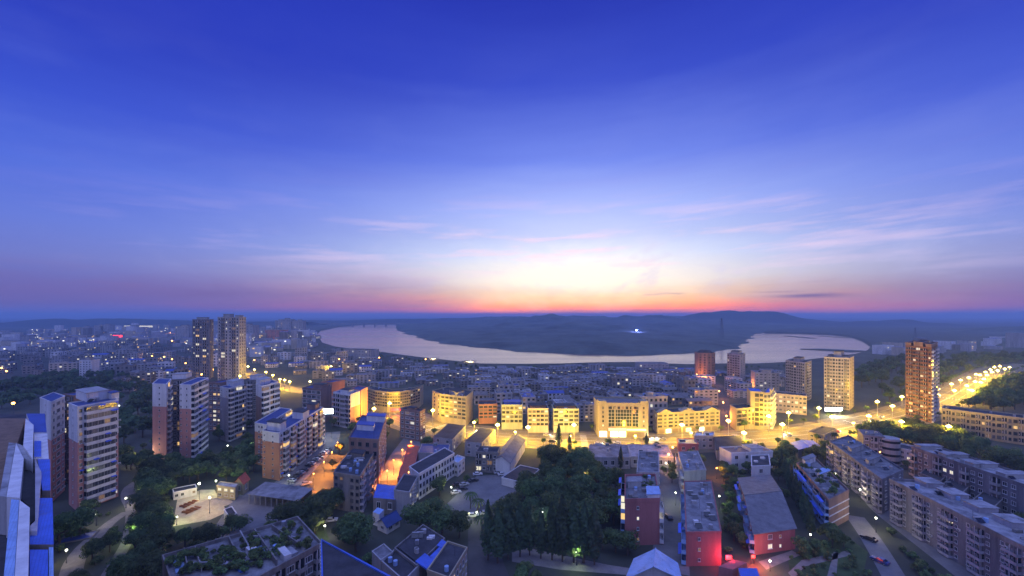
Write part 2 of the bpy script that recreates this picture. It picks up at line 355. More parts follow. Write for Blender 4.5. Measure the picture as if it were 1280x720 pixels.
# ------------------------------------------------------------------ mesh helpers
class MB:
    """collects shapes and links them as ONE mesh object"""
    def __init__(s): s.v = []; s.f = []; s.m = []; s.mats = []
    def mi(s, key):
        if key not in s.mats: s.mats.append(key)
        return s.mats.index(key)
    def face(s, pts, key):
        i = len(s.v); s.v.extend([tuple(p) for p in pts]); s.f.append(tuple(range(i, i + len(pts)))); s.m.append(s.mi(key))
    def poly(s, verts, faces, key):
        i = len(s.v); s.v.extend([tuple(p) for p in verts]); k = s.mi(key)
        for f in faces: s.f.append(tuple(i + q for q in f)); s.m.append(k)
    def box(s, x0, x1, y0, y1, z0, z1, key):
        s.poly([(x0, y0, z0), (x1, y0, z0), (x1, y1, z0), (x0, y1, z0), (x0, y0, z1), (x1, y0, z1), (x1, y1, z1), (x0, y1, z1)],
               [(3, 2, 1, 0), (4, 5, 6, 7), (0, 1, 5, 4), (1, 2, 6, 5), (2, 3, 7, 6), (3, 0, 4, 7)], key)
    def prism(s, foot, z0, z1, key, top=None, bottom=False):
        n = len(foot)
        vs = [(p[0], p[1], z0) for p in foot] + [(p[0], p[1], z1) for p in foot]
        s.poly(vs, [(i, (i + 1) % n, n + (i + 1) % n, n + i) for i in range(n)], key)
        s.face([(p[0], p[1], z1) for p in foot], top or key)
        if bottom: s.face([(p[0], p[1], z0) for p in reversed(foot)], key)
    def ring(s, foot, off, thick, z0, z1, key):
        o = inset(foot, -off); i_ = inset(foot, thick); n = len(foot)
        vs = [(p[0], p[1], z0) for p in o] + [(p[0], p[1], z1) for p in o] + [(p[0], p[1], z0) for p in i_] + [(p[0], p[1], z1) for p in i_]
        fs = []
        for a in range(n):
            b = (a + 1) % n
            fs += [(a, b, n + b, n + a), (n + a, n + b, 3 * n + b, 3 * n + a), (3 * n + a, 3 * n + b, 2 * n + b, 2 * n + a), (2 * n + a, 2 * n + b, b, a)]
        s.poly(vs, fs, key)
    def cyl(s, c, r0, r1, z0, z1, key, n=10, cap=True):
        vs = [(c[0] + r0 * math.cos(2 * math.pi * i / n), c[1] + r0 * math.sin(2 * math.pi * i / n), z0) for i in range(n)]
        vs += [(c[0] + r1 * math.cos(2 * math.pi * i / n), c[1] + r1 * math.sin(2 * math.pi * i / n), z1) for i in range(n)]
        fs = [(i, (i + 1) % n, n + (i + 1) % n, n + i) for i in range(n)]
        if cap: fs += [tuple(range(n, 2 * n)), tuple(reversed(range(n)))]
        s.poly(vs, fs, key)
    def bar(s, a, b, r, key, n=5, r1=None):
        a = Vector(a); b = Vector(b); d = (b - a).normalized(); r1 = r if r1 is None else r1
        u = d.cross(Vector((0, 0, 1)));  u = Vector((1, 0, 0)) if u.length < 1e-3 else u.normalized()
        w = d.cross(u)
        vs = [a + (u * math.cos(2 * math.pi * i / n) + w * math.sin(2 * math.pi * i / n)) * r for i in range(n)]
        vs += [b + (u * math.cos(2 * math.pi * i / n) + w * math.sin(2 * math.pi * i / n)) * r1 for i in range(n)]
        s.poly(vs, [(i, (i + 1) % n, n + (i + 1) % n, n + i) for i in range(n)] + [tuple(range(n, 2 * n)), tuple(reversed(range(n)))], key)
    def ball(s, c, r, key, nu=8, nv=5, sz=1.0):
        vs = [(c[0], c[1], c[2] - r * sz)]
        for j in range(1, nv):
            a = -math.pi / 2 + math.pi * j / nv
            for i in range(nu):
                b = 2 * math.pi * i / nu
                vs.append((c[0] + r * math.cos(a) * math.cos(b), c[1] + r * math.cos(a) * math.sin(b), c[2] + r * math.sin(a) * sz))
        vs.append((c[0], c[1], c[2] + r * sz)); L = len(vs) - 1
        fs = [(0, 1 + (i + 1) % nu, 1 + i) for i in range(nu)]
        for j in range(nv - 2):
            for i in range(nu):
                p = 1 + j * nu; fs.append((p + i, p + (i + 1) % nu, p + nu + (i + 1) % nu, p + nu + i))
        p = 1 + (nv - 2) * nu
        fs += [(p + i, p + (i + 1) % nu, L) for i in range(nu)]
        s.poly(vs, fs, key)
    def mesh(s, name):
        me = bpy.data.meshes.new(name); me.from_pydata(s.v, [], s.f)
        for k in s.mats: me.materials.append(M[k])
        if len(s.mats) > 1: me.polygons.foreach_set('material_index', s.m)
        me.update(); return me
    def build(s, name, parent=None, loc=(0, 0, 0)):
        return link(name, s.mesh(name), parent, loc)

def link(name, data, parent=None, loc=(0, 0, 0), rz=0.0, sc=None):
    o = bpy.data.objects.new(name, data); scene.collection.objects.link(o)
    o.location = loc
    if rz: o.rotation_euler = (0, 0, rz)
    if sc: o.scale = sc
    if parent is not None: o.parent = parent
    return o

def tag(o, label, cat=None, group=None, kind=None):
    o['label'] = label
    if cat: o['category'] = cat
    if group: o['group'] = group
    if kind: o['kind'] = kind
    return o

def thing(name, label, cat, loc=(0, 0, 0), rz=0.0, group=None):
    return tag(link(name, None, None, loc, rz), label, cat, group)

def copy_tree(o, parent=None):
    c = o.copy(); scene.collection.objects.link(c)
    if parent is not None: c.parent = parent
    for ch in list(o.children): copy_tree(ch, c)
    return c

def P(px, py, z=0.0):
    """where the sight line through a photo pixel meets height z"""
    y = FPX * (H - z) / (py - Y0)
    return ((px - 640) / FPX * y, y)

def inset(foot, d):
    n = len(foot); out = []
    for i in range(n):
        p0, p1, p2 = foot[i - 1], foot[i], foot[(i + 1) % n]
        a = Vector((p1[0] - p0[0], p1[1] - p0[1])).normalized(); b = Vector((p2[0] - p1[0], p2[1] - p1[1])).normalized()
        na = Vector((-a.y, a.x)); nb = Vector((-b.y, b.x)); m = na + nb
        k = d / max(0.3, (1 + na.dot(nb)))
        out.append((p1[0] + m.x * k, p1[1] + m.y * k))
    return out

def inside(p, poly):
    r = False; n = len(poly)
    for i in range(n):
        a, b = poly[i], poly[(i + 1) % n]
        if (a[1] > p[1]) != (b[1] > p[1]) and p[0] < (b[0] - a[0]) * (p[1] - a[1]) / (b[1] - a[1]) + a[0]: r = not r
    return r

# ------------------------------------------------------------------ building kit
OCC = []                                   # footprints already taken, so that small houses and trees keep off them
def make_window_mesh(pane, frame='frame', mull=1):
    b = MB(); t = 0.07
    b.box(-.5, .5, -.10, 0.02, 0, t, frame); b.box(-.5, .5, -.10, 0.02, 1 - t, 1, frame)
    b.box(-.5, -.5 + t, -.10, 0.02, t, 1 - t, frame); b.box(.5 - t, .5, -.10, 0.02, t, 1 - t, frame)
    for i in range(mull):
        x = -.5 + (i + 1) / (mull + 1); b.box(x - t / 3, x + t / 3, -.08, 0.02, t, 1 - t, frame)
    b.box(-.56, .56, -.22, 0.02, -.06, -.003, frame)
    b.face([(-.5 + t, -.035, t), (.5 - t, -.035, t), (.5 - t, -.035, 1 - t), (-.5 + t, -.035, 1 - t)], pane)
    return b.mesh('window_' + pane)

def make_balcony_mesh(par, pane, glazed):
    b = MB()
    b.box(-.5, .5, -1, 0.02, 0, .06, par)
    b.box(-.5, .5, -1, -.93, .06, .36, par); b.box(-.5, -.47, -.93, 0, .06, .36, par); b.box(.47, .5, -.93, 0, .06, .36, par)
    b.face([(-.46, -.03, .06), (.46, -.03, .06), (.46, -.03, .93), (-.46, -.03, .93)], 'glassdark' if glazed else pane)
    b.box(-.05, .05, -.06, 0, .06, .93, 'frame')
    if glazed:
        b.face([(-.47, -.955, .36), (.47, -.955, .36), (.47, -.955, .94), (-.47, -.955, .94)], pane)
        b.box(-.5, .5, -.99, -.93, .94, 1.0, 'frame')
        for x in (-.49, -.25, 0, .25, .47): b.box(x, x + .022, -.985, -.935, .36, .94, 'frame')
        for sx in (-1, 1):
            b.face([(sx * .485, -.93, .36), (sx * .485, 0, .36), (sx * .485, 0, .94), (sx * .485, -.93, .94)], pane)
    else:
        b.box(-.5, -.46, -.99, -.93, .36, 1.0, par); b.box(.46, .5, -.99, -.93, .36, 1.0, par)
        b.box(.12, .40, -.92, -.80, .06, .30, 'grime')
        b.box(-.40, -.25, -.6, -.55, .45, .72, 'lilac')
    return b.mesh('balcony_mesh')

_wm = {}
def win_mesh(pane, frame='frame', mull=1):
    k = ('w', pane, frame, mull)
    if k not in _wm: _wm[k] = make_window_mesh(pane, frame, mull)
    return _wm[k]
def bal_mesh(par, pane, glazed):
    k = ('b', par, pane, glazed)
    if k not in _wm: _wm[k] = make_balcony_mesh(par, pane, glazed)
    return _wm[k]
def awn_mesh(key):
    if ('a', key) not in _wm:
        b = MB(); b.poly([(-.5, 0, 0.35), (.5, 0, .35), (.5, -1, 0), (-.5, -1, 0), (-.5, 0, .30), (.5, 0, .30), (.5, -1, -.06), (-.5, -1, -.06)],
                         [(3, 2, 1, 0), (4, 5, 6, 7), (0, 1, 5, 4), (1, 2, 6, 5), (2, 3, 7, 6), (3, 0, 4, 7)], key)
        _wm[('a', key)] = b.mesh('awning_mesh')
    return _wm[('a', key)]
def ac_mesh():
    if 'ac' not in _wm:
        b = MB(); b.box(-.45, .45, -.42, 0.02, 0, .62, 'frame'); b.cyl((0, 0), .01, .01, 0, .01, 'steel', 4)
        b.face([(-.2, -.425, .1), (.3, -.425, .1), (.3, -.425, .52), (-.2, -.425, .52)], 'steel'); _wm['ac'] = b.mesh('ac_mesh')
    return _wm['ac']

def pane_for(r, lit):
    q = r.random()
    if q < lit: return r.choice(['litwarm', 'litpale', 'litpale', 'litdim', 'litdim'])
    return 'glassmid' if q < lit + 0.28 else 'glassdark'

def facade(cells, p0, p1, z0, z1, pattern, floors, lit=0.1, par='white', frame='frame', r=None, awn=0.0, depth=1.3, gap=1.0, acp=0.0):
    """cells gets (name, mesh, loc, rz, scale) for every window and balcony between p0 and p1"""
    L = math.hypot(p1[0] - p0[0], p1[1] - p0[1]); n = len(pattern); bw = L / n; fh = (z1 - z0) / floors
    rz = math.atan2(p1[1] - p0[1], p1[0] - p0[0]); ux, uy = math.cos(rz), math.sin(rz); nx, ny = uy, -ux
    for f in range(floors):
        for i, ch in enumerate(pattern):
            if ch == '.' : continue
            c = (i + .5) * bw; x = p0[0] + ux * c; y = p0[1] + uy * c; z = z0 + f * fh
            pane = pane_for(r, lit)
            if ch in 'bg':
                cells.append(('balcony', bal_mesh(par, pane, ch == 'g'), (x, y, z), rz, (bw * gap, depth, fh)))
                if awn and r.random() < awn: cells.append(('awning', awn_mesh('awning'), (x + nx * depth, y + ny * depth, z + fh * .92), rz, (bw * .95, .9, .9)))
            else:
                w = {'w': min(1.7, bw * .55), 'W': bw * .80, 's': min(.8, bw * .4), 'F': bw * .92}[ch]
                hh = fh * {'w': .50, 'W': .55, 's': .32, 'F': .72}[ch]
                cells.append(('window', win_mesh(pane, frame, 2 if ch in 'WF' else (0 if ch == 's' else 1)), (x, y, z + fh * (.30 if ch != 'F' else .16)), rz, (w, 1, hh)))
                if awn and r.random() < awn: cells.append(('awning', awn_mesh('awning'), (x, y, z + fh * .86), rz, (w * 1.3, .9, .8)))
                if acp and r.random() < acp: cells.append(('ac_unit', ac_mesh(), (x + ux * (w * .5 + .6), y + uy * (w * .5 + .6), z + fh * .2), rz, (1, 1, 1)))

def place_cells(root, cells, origin, limit=96):
    by = {}
    for c in cells: by.setdefault(c[0], []).append(c)
    for nm, lst in by.items():
        lst.sort(key=lambda c: c[2][0] ** 2 + c[2][1] ** 2 + (c[2][2] - H) ** 2)
        for (n, me, loc, rz, sc) in lst[:limit]:
            link(nm, me, root, (loc[0] - origin[0], loc[1] - origin[1], loc[2] - origin[2]), rz, sc)
        if len(lst) > limit:
            V = []; F = []; MI = []; mats = []
            for (n, me, loc, rz, sc) in lst[limit:]:
                k = len(V); ca, sa = math.cos(rz), math.sin(rz)
                for v in me.vertices:
                    x, y, z = v.co.x * sc[0], v.co.y * sc[1], v.co.z * sc[2]
                    V.append((loc[0] - origin[0] + ca * x - sa * y, loc[1] - origin[1] + sa * x + ca * y, loc[2] - origin[2] + z))
                for p in me.polygons:
                    m = me.materials[p.material_index]
                    if m not in mats: mats.append(m)
                    F.append(tuple(k + q for q in p.vertices)); MI.append(mats.index(m))
            me = bpy.data.meshes.new(nm + '_grid'); me.from_pydata(V, [], F)
            for m in mats: me.materials.append(m)
            me.polygons.foreach_set('material_index', MI); me.update()
            o = link(nm + '_grid', me, root); o['kind'] = 'stuff'

def footprint(pts, h, depth=None, extend=False):
    w = [P(p[0], p[1], h) for p in pts]
    if len(w) == 2:
        a, b = Vector(w[0]), Vector(w[1]); d = (b - a).normalized(); n = Vector((-d.y, d.x)) * depth
        w = [tuple(a), tuple(b), tuple(b + n), tuple(a + n)]
    elif len(w) == 3:
        a, m, c = map(Vector, w); w.append(tuple(a + c - m))
    return w

def height_from(py, base):
    return H * (1 - (py - Y0) / (base - Y0))

def roof_junk(root, foot, h, o, r, n, pale=False):
    """tanks, vents and boxes fixed on a flat roof, inside its parapet"""
    xs = [p[0] for p in foot]; ys = [p[1] for p in foot]; f2 = inset(foot, 1.6)
    for _ in range(n):
        for _t in range(12):
            x = r.uniform(min(xs), max(xs)); y = r.uniform(min(ys), max(ys))
            if inside((x, y), f2): break
        else: continue
        k = r.random(); b = MB()
        x -= o[0]; y -= o[1]
        if k < .35:
            b.cyl((x, y), .6, .6, h + .02, h + 1.3, r.choice(['metal', 'bluepale', 'grey']), 10); b.build('water_tank', root)
        elif k < .6:
            a = r.uniform(.5, 1.1); b.box(x - a, x + a, y - .5, y + .5, h + .02, h + r.uniform(.4, 1.0), r.choice(['grey', 'grime', 'white'])); b.build('roof_vent', root)
        elif k < .8:
            b.poly([(x - 1, y - .8, h + .25), (x + 1, y - .8, h + .25), (x + 1, y + .6, h + 1.2), (x - 1, y + .6, h + 1.2)], [(0, 1, 2, 3), (3, 2, 1, 0)][:1], 'carglass')
            b.bar((x - 1.05, y + .65, h + 1.25), (x + 1.05, y + .65, h + 1.25), .2, 'metal', 6)
            b.bar((x - .8, y + .6, h + .02), (x - .8, y + .6, h + 1.2), .05, 'metal', 4); b.bar((x + .8, y + .6, h + .02), (x + .8, y + .6, h + 1.2), .05, 'metal', 4)
            b.bar((x - .8, y - .7, h + .02), (x - .8, y - .7, h + .3), .05, 'metal', 4); b.bar((x + .8, y - .7, h + .02), (x + .8, y - .7, h + .3), .05, 'metal', 4)
            b.build('solar_heater', root)
        else:
            b.bar((x, y, h + .02), (x, y, h + r.uniform(2, 3.5)), .05, 'steel', 4); b.build('aerial', root)

def building(name, label, cat, pts, base=None, h=None, ref=None, depth=None, edges=(), wall='white', roof='roof', upper=None, split=0.7,
             parapet=0.7, parapet_mat=None, group=None, lit=0.10, par='white', frame='frame', seed=0, housing=(), junk=0, z0=0.4, roof_over=None, awn=0.0,
             bdepth=1.3, acp=0.0, top_gap=0.3, ground=None, world=None, reg=True):
    r = random.Random(seed * 7 + len(label))
    if world: foot = world
    else:
        if ref is None: ref = 1 if len(pts) == 3 else 0
        if h is None: h = height_from(pts[ref][1], base)
        foot = footprint(pts, h, depth)
    if reg: OCC.append(foot)
    n = len(foot); ox = sum(p[0] for p in foot) / n; oy = sum(p[1] for p in foot) / n; o = (ox, oy, 0)
    root = thing(name, label, cat, o, 0, group)
    loc = [(p[0] - ox, p[1] - oy) for p in foot]
    b = MB()
    if upper:
        zs = h * split; b.prism(loc, 0, zs, wall); b.build('wall', root)
        b = MB(); b.prism(inset(loc, -.03), zs, h - .004, upper); b.build('upper_wall', root)
    else:
        b.prism(loc, 0, h - .004, wall); b.build('wall', root)
    b = MB(); b.face([(p[0], p[1], h) for p in inset(loc, .02)], roof)
    if parapet: b.ring(loc, .12, .22, h - .25, h + parapet, parapet_mat or upper or wall)
    b.build('roof', root)
    cells = []
    for i, e in enumerate(edges):
        if not e: continue
        pat, fl = e[0], e[1]; opt = dict(e[2]) if len(e) > 2 else {}
        zb = opt.pop('z0', z0); zt = h - opt.pop('top', top_gap)
        kw = dict(lit=lit, par=par, frame=frame, r=r, awn=awn, depth=bdepth, acp=acp); kw.update(opt)
        facade(cells, foot[i], foot[(i + 1) % n], zb, zt, pat, fl, **kw)
    place_cells(root, cells, o)
    u = Vector(foot[1]) - Vector(foot[0]); v = Vector(foot[-1]) - Vector(foot[0])
    for hs in housing:                       # (u0, u1, v0, v1, height, wall, cap)
        q = [Vector(loc[0]) + u * a + v * c for a, c in ((hs[0], hs[2]), (hs[1], hs[2]), (hs[1], hs[3]), (hs[0], hs[3]))]
        q = [tuple(p) for p in q]
        b = MB(); b.prism(q, h + .01, h + hs[4], hs[5], hs[6]); b.prism(inset(q, -.3), h + hs[4] + .004, h + hs[4] + .2, hs[6])
        b.build('stair_housing', root)
    if roof_over:
        b = MB(); b.prism(inset(loc, -.5), h + parapet + .01, h + parapet + .25, roof_over); b.build('roof_cover', root)
    if junk: roof_junk(root, foot, h, o, r, junk)
    root['_h'] = h
    return root, foot, h

def gable(name, label, cat, pts, base=None, h=None, ref=1, ridge='MR', rise=2.5, wall='white', roof='rooftile', edges=(), group=None, lit=.1, over=.6, seed=0,
          frame='frame', par='white', gable_mat=None, z0=.4, awn=0, world=None, acp=0):
    r = random.Random(seed * 13 + len(label))
    if world: foot = world
    else:
        if h is None: h = height_from(pts[ref][1], base)
        foot = footprint(pts, h)
    OCC.append(foot)
    ox = sum(p[0] for p in foot) / 4; oy = sum(p[1] for p in foot) / 4; o = (ox, oy, 0)
    root = thing(name, label, cat, o, 0, group)
    loc = [(p[0] - ox, p[1] - oy) for p in foot]
    q = loc if ridge == 'MR' else loc[1:] + loc[:1]      # q0-q1 and q2-q3 are then the gable ends
    b = MB(); b.prism(loc, 0, h - .01, wall)
    V = Vector
    m0 = (V(q[0]) + V(q[1])) / 2; m1 = (V(q[2]) + V(q[3])) / 2
    for a, c, m in ((q[0], q[1], m0), (q[2], q[3], m1)):
        b.face([(a[0], a[1], h - .01), (c[0], c[1], h - .01), (m[0], m[1], h + rise - .05)], gable_mat or wall)
    b.build('wall', root)
    d = (m1 - m0).normalized(); e0 = m0 - d * over; e1 = m1 + d * over
    b = MB()
    for side in (0, 1):
        a = V(q[1]) if side else V(q[0]); c = V(q[2]) if side else V(q[3])
        s0 = (a - m0); k = 1 + over / s0.length
        A = m0 + s0 * k - d * over; C = m1 + (c - m1) * k + d * over; ze = h - rise * (k - 1)
        top = [(e0.x, e0.y, h + rise + .1), (A.x, A.y, ze + .1), (C.x, C.y, ze + .1), (e1.x, e1.y, h + rise + .1)]
        bot = [(p[0], p[1], p[2] - .16) for p in top]
        b.poly(top + bot, [(0, 1, 2, 3), (7, 6, 5, 4), (0, 4, 5, 1), (1, 5, 6, 2), (2, 6, 7, 3)], roof)
    b.bar((e0.x, e0.y, h + rise + .14), (e1.x, e1.y, h + rise + .14), .16, roof, 6)
    b.build('roof', root)
    cells = []
    for i, e in enumerate(edges):
        if not e: continue
        opt = dict(e[2]) if len(e) > 2 else {}
        kw = dict(lit=lit, par=par, frame=frame, r=r, awn=awn, acp=acp); zb = opt.pop('z0', z0); kw.update(opt)
        facade(cells, foot[i], foot[(i + 1) % 4], zb, h - .3, e[0], e[1], **kw)
    place_cells(root, cells, o)
    return root, foot, h

def lamp_light(parent, loc, power, col, rad=0.3):
    l = bpy.data.lights.new('lamp_light', 'POINT'); l.energy = power; l.color = col; l.shadow_soft_size = rad
    o = bpy.data.objects.new('lamp_light', l); scene.collection.objects.link(o); o.location = loc; o.parent = parent
    return o

# ------------------------------------------------------------------ the setting
def sheet(name, px, key, z, label, raw=False, kind='structure', world=None):
    pts = world or [P(a, b, z) for a, b in px]
    b = MB(); b.face([(p[0], p[1], z) for p in pts], key)
    o = b.build(name); o['kind'] = kind; o['label'] = label
    if b.mesh: 
        me = o.data
        if me.polygons[0].normal.z < 0: me.flip_normals()
    return o

WZ = -6.0
bank_px = [(500, 403.6), (470, 405.0), (425, 408.5), (399, 413.5), (394, 418), (400, 430), (418, 436), (446, 440), (478, 443.5), (500, 447), (530, 451), (560, 454.5), (600, 459), (650, 459.5), (700, 459), (745, 457.5),
           (790, 457), (830, 459), (860, 460), (905, 459), (945, 459), (985, 457), (1015, 453), (1045, 449.5), (1070, 446), (1088, 440), (1093, 434), (1082, 427), (1066, 421.5), (1040, 418.5), (1000, 417), (955, 416.4)]
bank = [P(a, b, WZ) for a, b in bank_px]
near = [(-15500, -900)] + [(-15500, 5200), (-2500, 5200)] + bank + [(2800, 4300), (15500, 4300), (15500, -900)]
near = near[::-1]
def build_ground():
    b = MB()
    b.face([(p[0], p[1], 0.0) for p in near], 'ground')
    me_pts = [(p[0], p[1]) for p in bank]
    for i in range(len(me_pts) - 1):       # the bank slopes down into the water
        a, c = me_pts[i], me_pts[i + 1]
        d = Vector((c[0] - a[0], c[1] - a[1])).normalized(); nrm = Vector((-d.y, d.x)) * 9
        b.face([(a[0], a[1], 0), (c[0], c[1], 0), (c[0] + nrm.x, c[1] + nrm.y, WZ - 1), (a[0] + nrm.x, a[1] + nrm.y, WZ - 1)], 'ground')
    o = b.build('ground'); o['kind'] = 'structure'; o['label'] = 'dark ground of the river town, from the near courtyards to the river bank'
    if o.data.polygons[0].normal.z < 0: o.data.flip_normals()
build_ground()
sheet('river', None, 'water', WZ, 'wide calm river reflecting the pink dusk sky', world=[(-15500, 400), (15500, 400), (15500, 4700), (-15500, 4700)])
sheet('far_plain', None, 'hillfar', -5.0, 'flat land far beyond the river', world=[(-15500, 4550), (15500, 4550), (15500, 14900), (-15500, 14900)])

def fbm(x, y, s, seed=0.0, oct=4):
    return mnoise.fractal(Vector((x / s, y / s, seed)), 1.0, 2.0, oct)

def terrain(name, label, x0, x1, y0, y1, nx, ny, fn, key='hill', kind='structure'):
    xs = np.linspace(x0, x1, nx); ys = np.linspace(y0, y1, ny)
    V = [(float(x), float(y), fn(float(x), float(y))) for y in ys for x in xs]
    F = [(j * nx + i, j * nx + i + 1, (j + 1) * nx + i + 1, (j + 1) * nx + i) for j in range(ny - 1) for i in range(nx - 1)]
    F = [f for f in F if max(V[q][2] for q in f) > WZ - 3]
    me = bpy.data.meshes.new(name); me.from_pydata(V, [], F); me.materials.append(M[key]); me.update()
    me.shade_smooth()
    o = link(name, me); o['kind'] = kind; o['label'] = label
    return o

pen_px = [(501, 403.8), (497, 406.5), (499, 411), (506, 417), (525, 423), (555, 429), (600, 435), (640, 439), (680, 441.5), (740, 444), (800, 444.6), (850, 442.5), (890, 440), (918, 436), (936, 428), (938, 421), (946, 417.6)]
pen = [P(a, b, WZ) for a, b in pen_px] + [(2900, 3700), (2900, 5300), (-900, 5300)]
def seg_dist(p, poly):
    best = 1e9
    for i in range(len(poly)):
        a, b = poly[i], poly[(i + 1) % len(poly)]
        dx, dy = b[0] - a[0], b[1] - a[1]; t = max(0, min(1, ((p[0] - a[0]) * dx + (p[1] - a[1]) * dy) / (dx * dx + dy * dy + 1e-9)))
        best = min(best, math.hypot(p[0] - a[0] - t * dx, p[1] - a[1] - t * dy))
    return best
def pen_h(x, y):
    x, y = x + fbm(x, y, 130, 6.1) * 26, y + fbm(x, y, 130, 8.3) * 20
    if not inside((x, y), pen): return WZ - 2 - min(6, seg_dist((x, y), pen) * .05)
    d = seg_dist((x, y), pen)
    rise = min(1.0, d / 60) * 7 + 34 * min(1, max(0, d - 150) / 900) + max(0, fbm(x, y, 420, 2.2)) * min(46, d * .06) + fbm(x, y, 60, 5) * min(4, d * .05)
    rise += 30 * math.exp(-((y - 2900) / 500) ** 2) * (0.5 + .5 * fbm(x, y, 700, 9)) + fbm(x, y, 25, 3) * 2.2 * min(1, d / 40)
    return WZ + .3 + max(0, rise)
terrain('far_bank', 'low wooded headland across the river, blue in the haze', -950, 2950, 740, 5350, 200, 230, pen_h)

def ridge(name, label, pts, y, width, key='hillfar', base=-8):
    """a line of hills: photo skyline pixels read at distance y"""
    xs = [(p[0] - 640) / FPX * y for p in pts]; zs = [H - (p[1] - Y0) / FPX * y for p in pts]
    def fn(X, Y):
        z = np.interp(X, xs, zs); t = (Y - y) / width
        f = math.exp(-(t * 1.6) ** 2) if t < 0 else math.exp(-(t * 1.1) ** 2)
        return base + (z - base) * f * (1 + .10 * fbm(X, Y, width * .5, 1.7)) + fbm(X, Y, width * .12, 4) * width * .006
    return terrain(name, label, xs[0], xs[-1], y - width * 1.3, y + width * 1.2, 160, 26, fn, key)

ridge('mesa_hill', 'flat topped mountain on the skyline right of the sunset glow', [(760, 402), (800, 400), (845, 398), (862, 394), (880, 390.5), (905, 388.8), (935, 388.5), (965, 390), (985, 394), (1000, 397.5), (1030, 401), (1060, 403), (1090, 402)], 3600, 470)
ridge('right_ridge', 'hazy blue ridge with a small peak behind the right bay', [(985, 406), (1010, 403.5), (1050, 403.5), (1085, 401.5), (1110, 402), (1123, 399.5), (1128, 399), (1140, 402), (1175, 404), (1200, 406.5), (1240, 408.5), (1290, 409), (1340, 409)], 3200, 380)
ridge('skyline_ridge', 'low line of hills far beyond the headland', [(330, 402), (380, 400), (430, 401), (480, 399), (540, 398.6), (600, 396.5), (640, 396), (690, 397), (720, 398.2), (770, 397.5), (820, 399.5), (880, 401), (960, 401), (1010, 402)], 4000, 450)
ridge('left_ridge', 'dark line of hills on the far left skyline', [(-60, 404), (0, 404), (25, 402), (45, 399.5), (70, 398.6), (95, 400), (120, 399), (150, 398.3), (185, 399), (215, 400), (250, 401.5), (300, 402), (340, 402.5), (380, 402)], 2900, 350)
ridge('bay_hill', 'near wooded hills sloping down behind the right hand road', [(1085, 441), (1110, 434), (1140, 428), (1165, 424.5), (1200, 420), (1235, 417), (1262, 414.5), (1290, 411), (1330, 408)], 1700, 420, 'hill', -3)
ridge('right_slope', 'dark wooded slope at the right edge above the curving road', [(1120, 452), (1170, 446), (1215, 438), (1245, 430), (1280, 424), (1320, 419), (1380, 413)], 980, 170, 'hill', -3)
ridge('bay_spit', 'low wooded point reaching into the right bay', [(1058, 420), (1066, 418), (1090, 417), (1130, 417), (1180, 418), (1220, 419)], 2300, 230, 'hill', -7)
for k, (xa, xb, yy) in enumerate([(1000, 1086, 438), (985, 1010, 421.5), (1022, 1064, 421.5)]):
    a = P(xa, yy - 1.5, WZ); c = P(xb, yy + 1.2, WZ)
    foot = [a, ((a[0] + c[0]) / 2, min(a[1], c[1]) - 20), c, ((a[0] + c[0]) / 2, max(a[1], c[1]) + 5)]
    b = MB(); b.prism([(p[0], p[1]) for p in foot], WZ - 1, WZ + 1.2, 'hill'); o = b.build('sandbar'); o['kind'] = 'structure'; o['label'] = 'thin dark mud bar lying in the right bay'

def strip(pxline, widths, z=0.0):
    """both sides of a road drawn along a centre line of photo pixels"""
    c = [Vector(P(a, b)) for a, b in pxline]; pts = []
    for i in range(len(c) - 1):
        p0 = c[max(0, i - 1)]; p1 = c[i]; p2 = c[i + 1]; p3 = c[min(len(c) - 1, i + 2)]
        for k in range(6):
            t = k / 6
            pts.append((.5 * ((2 * p1) + (p2 - p0) * t + (2 * p0 - 5 * p1 + 4 * p2 - p3) * t * t + (3 * p1 - p0 - 3 * p2 + p3) * t ** 3), widths[i] * (1 - t) + widths[i + 1] * t))
    pts.append((c[-1], widths[-1]))
    L = []; Rr = []
    for i, (p, w) in enumerate(pts):
        d = (pts[min(i + 1, len(pts) - 1)][0] - pts[max(i - 1, 0)][0]).normalized(); n = Vector((-d.y, d.x))
        L.append(p + n * w / 2); Rr.append(p - n * w / 2)
    return L, Rr, [p for p, w in pts]
def ribbon(L, Rr, z, key, name, label, kind='structure', thick=0.0):
    b = MB(); n = len(L)
    V = [(p.x, p.y, z) for p in L] + [(p.x, p.y, z) for p in Rr]
    b.poly(V, [(i, n + i, n + i + 1, i + 1) for i in range(n - 1)], key)
    if thick:
        for side in (L, Rr):
            for i in range(n - 1):
                b.face([(side[i].x, side[i].y, z - thick), (side[i + 1].x, side[i + 1].y, z - thick), (side[i + 1].x, side[i + 1].y, z), (side[i].x, side[i].y, z)], key)
    o = b.build(name); o['kind'] = kind; o['label'] = label
    return o
def side(p, c, w):  # shift a whole line sideways by w metres
    out = []
    for i, q in enumerate(c):
        d = (c[min(i + 1, len(c) - 1)] - c[max(i - 1, 0)]).normalized(); n = Vector((-d.y, d.x)); out.append(q + n * w)
    return out

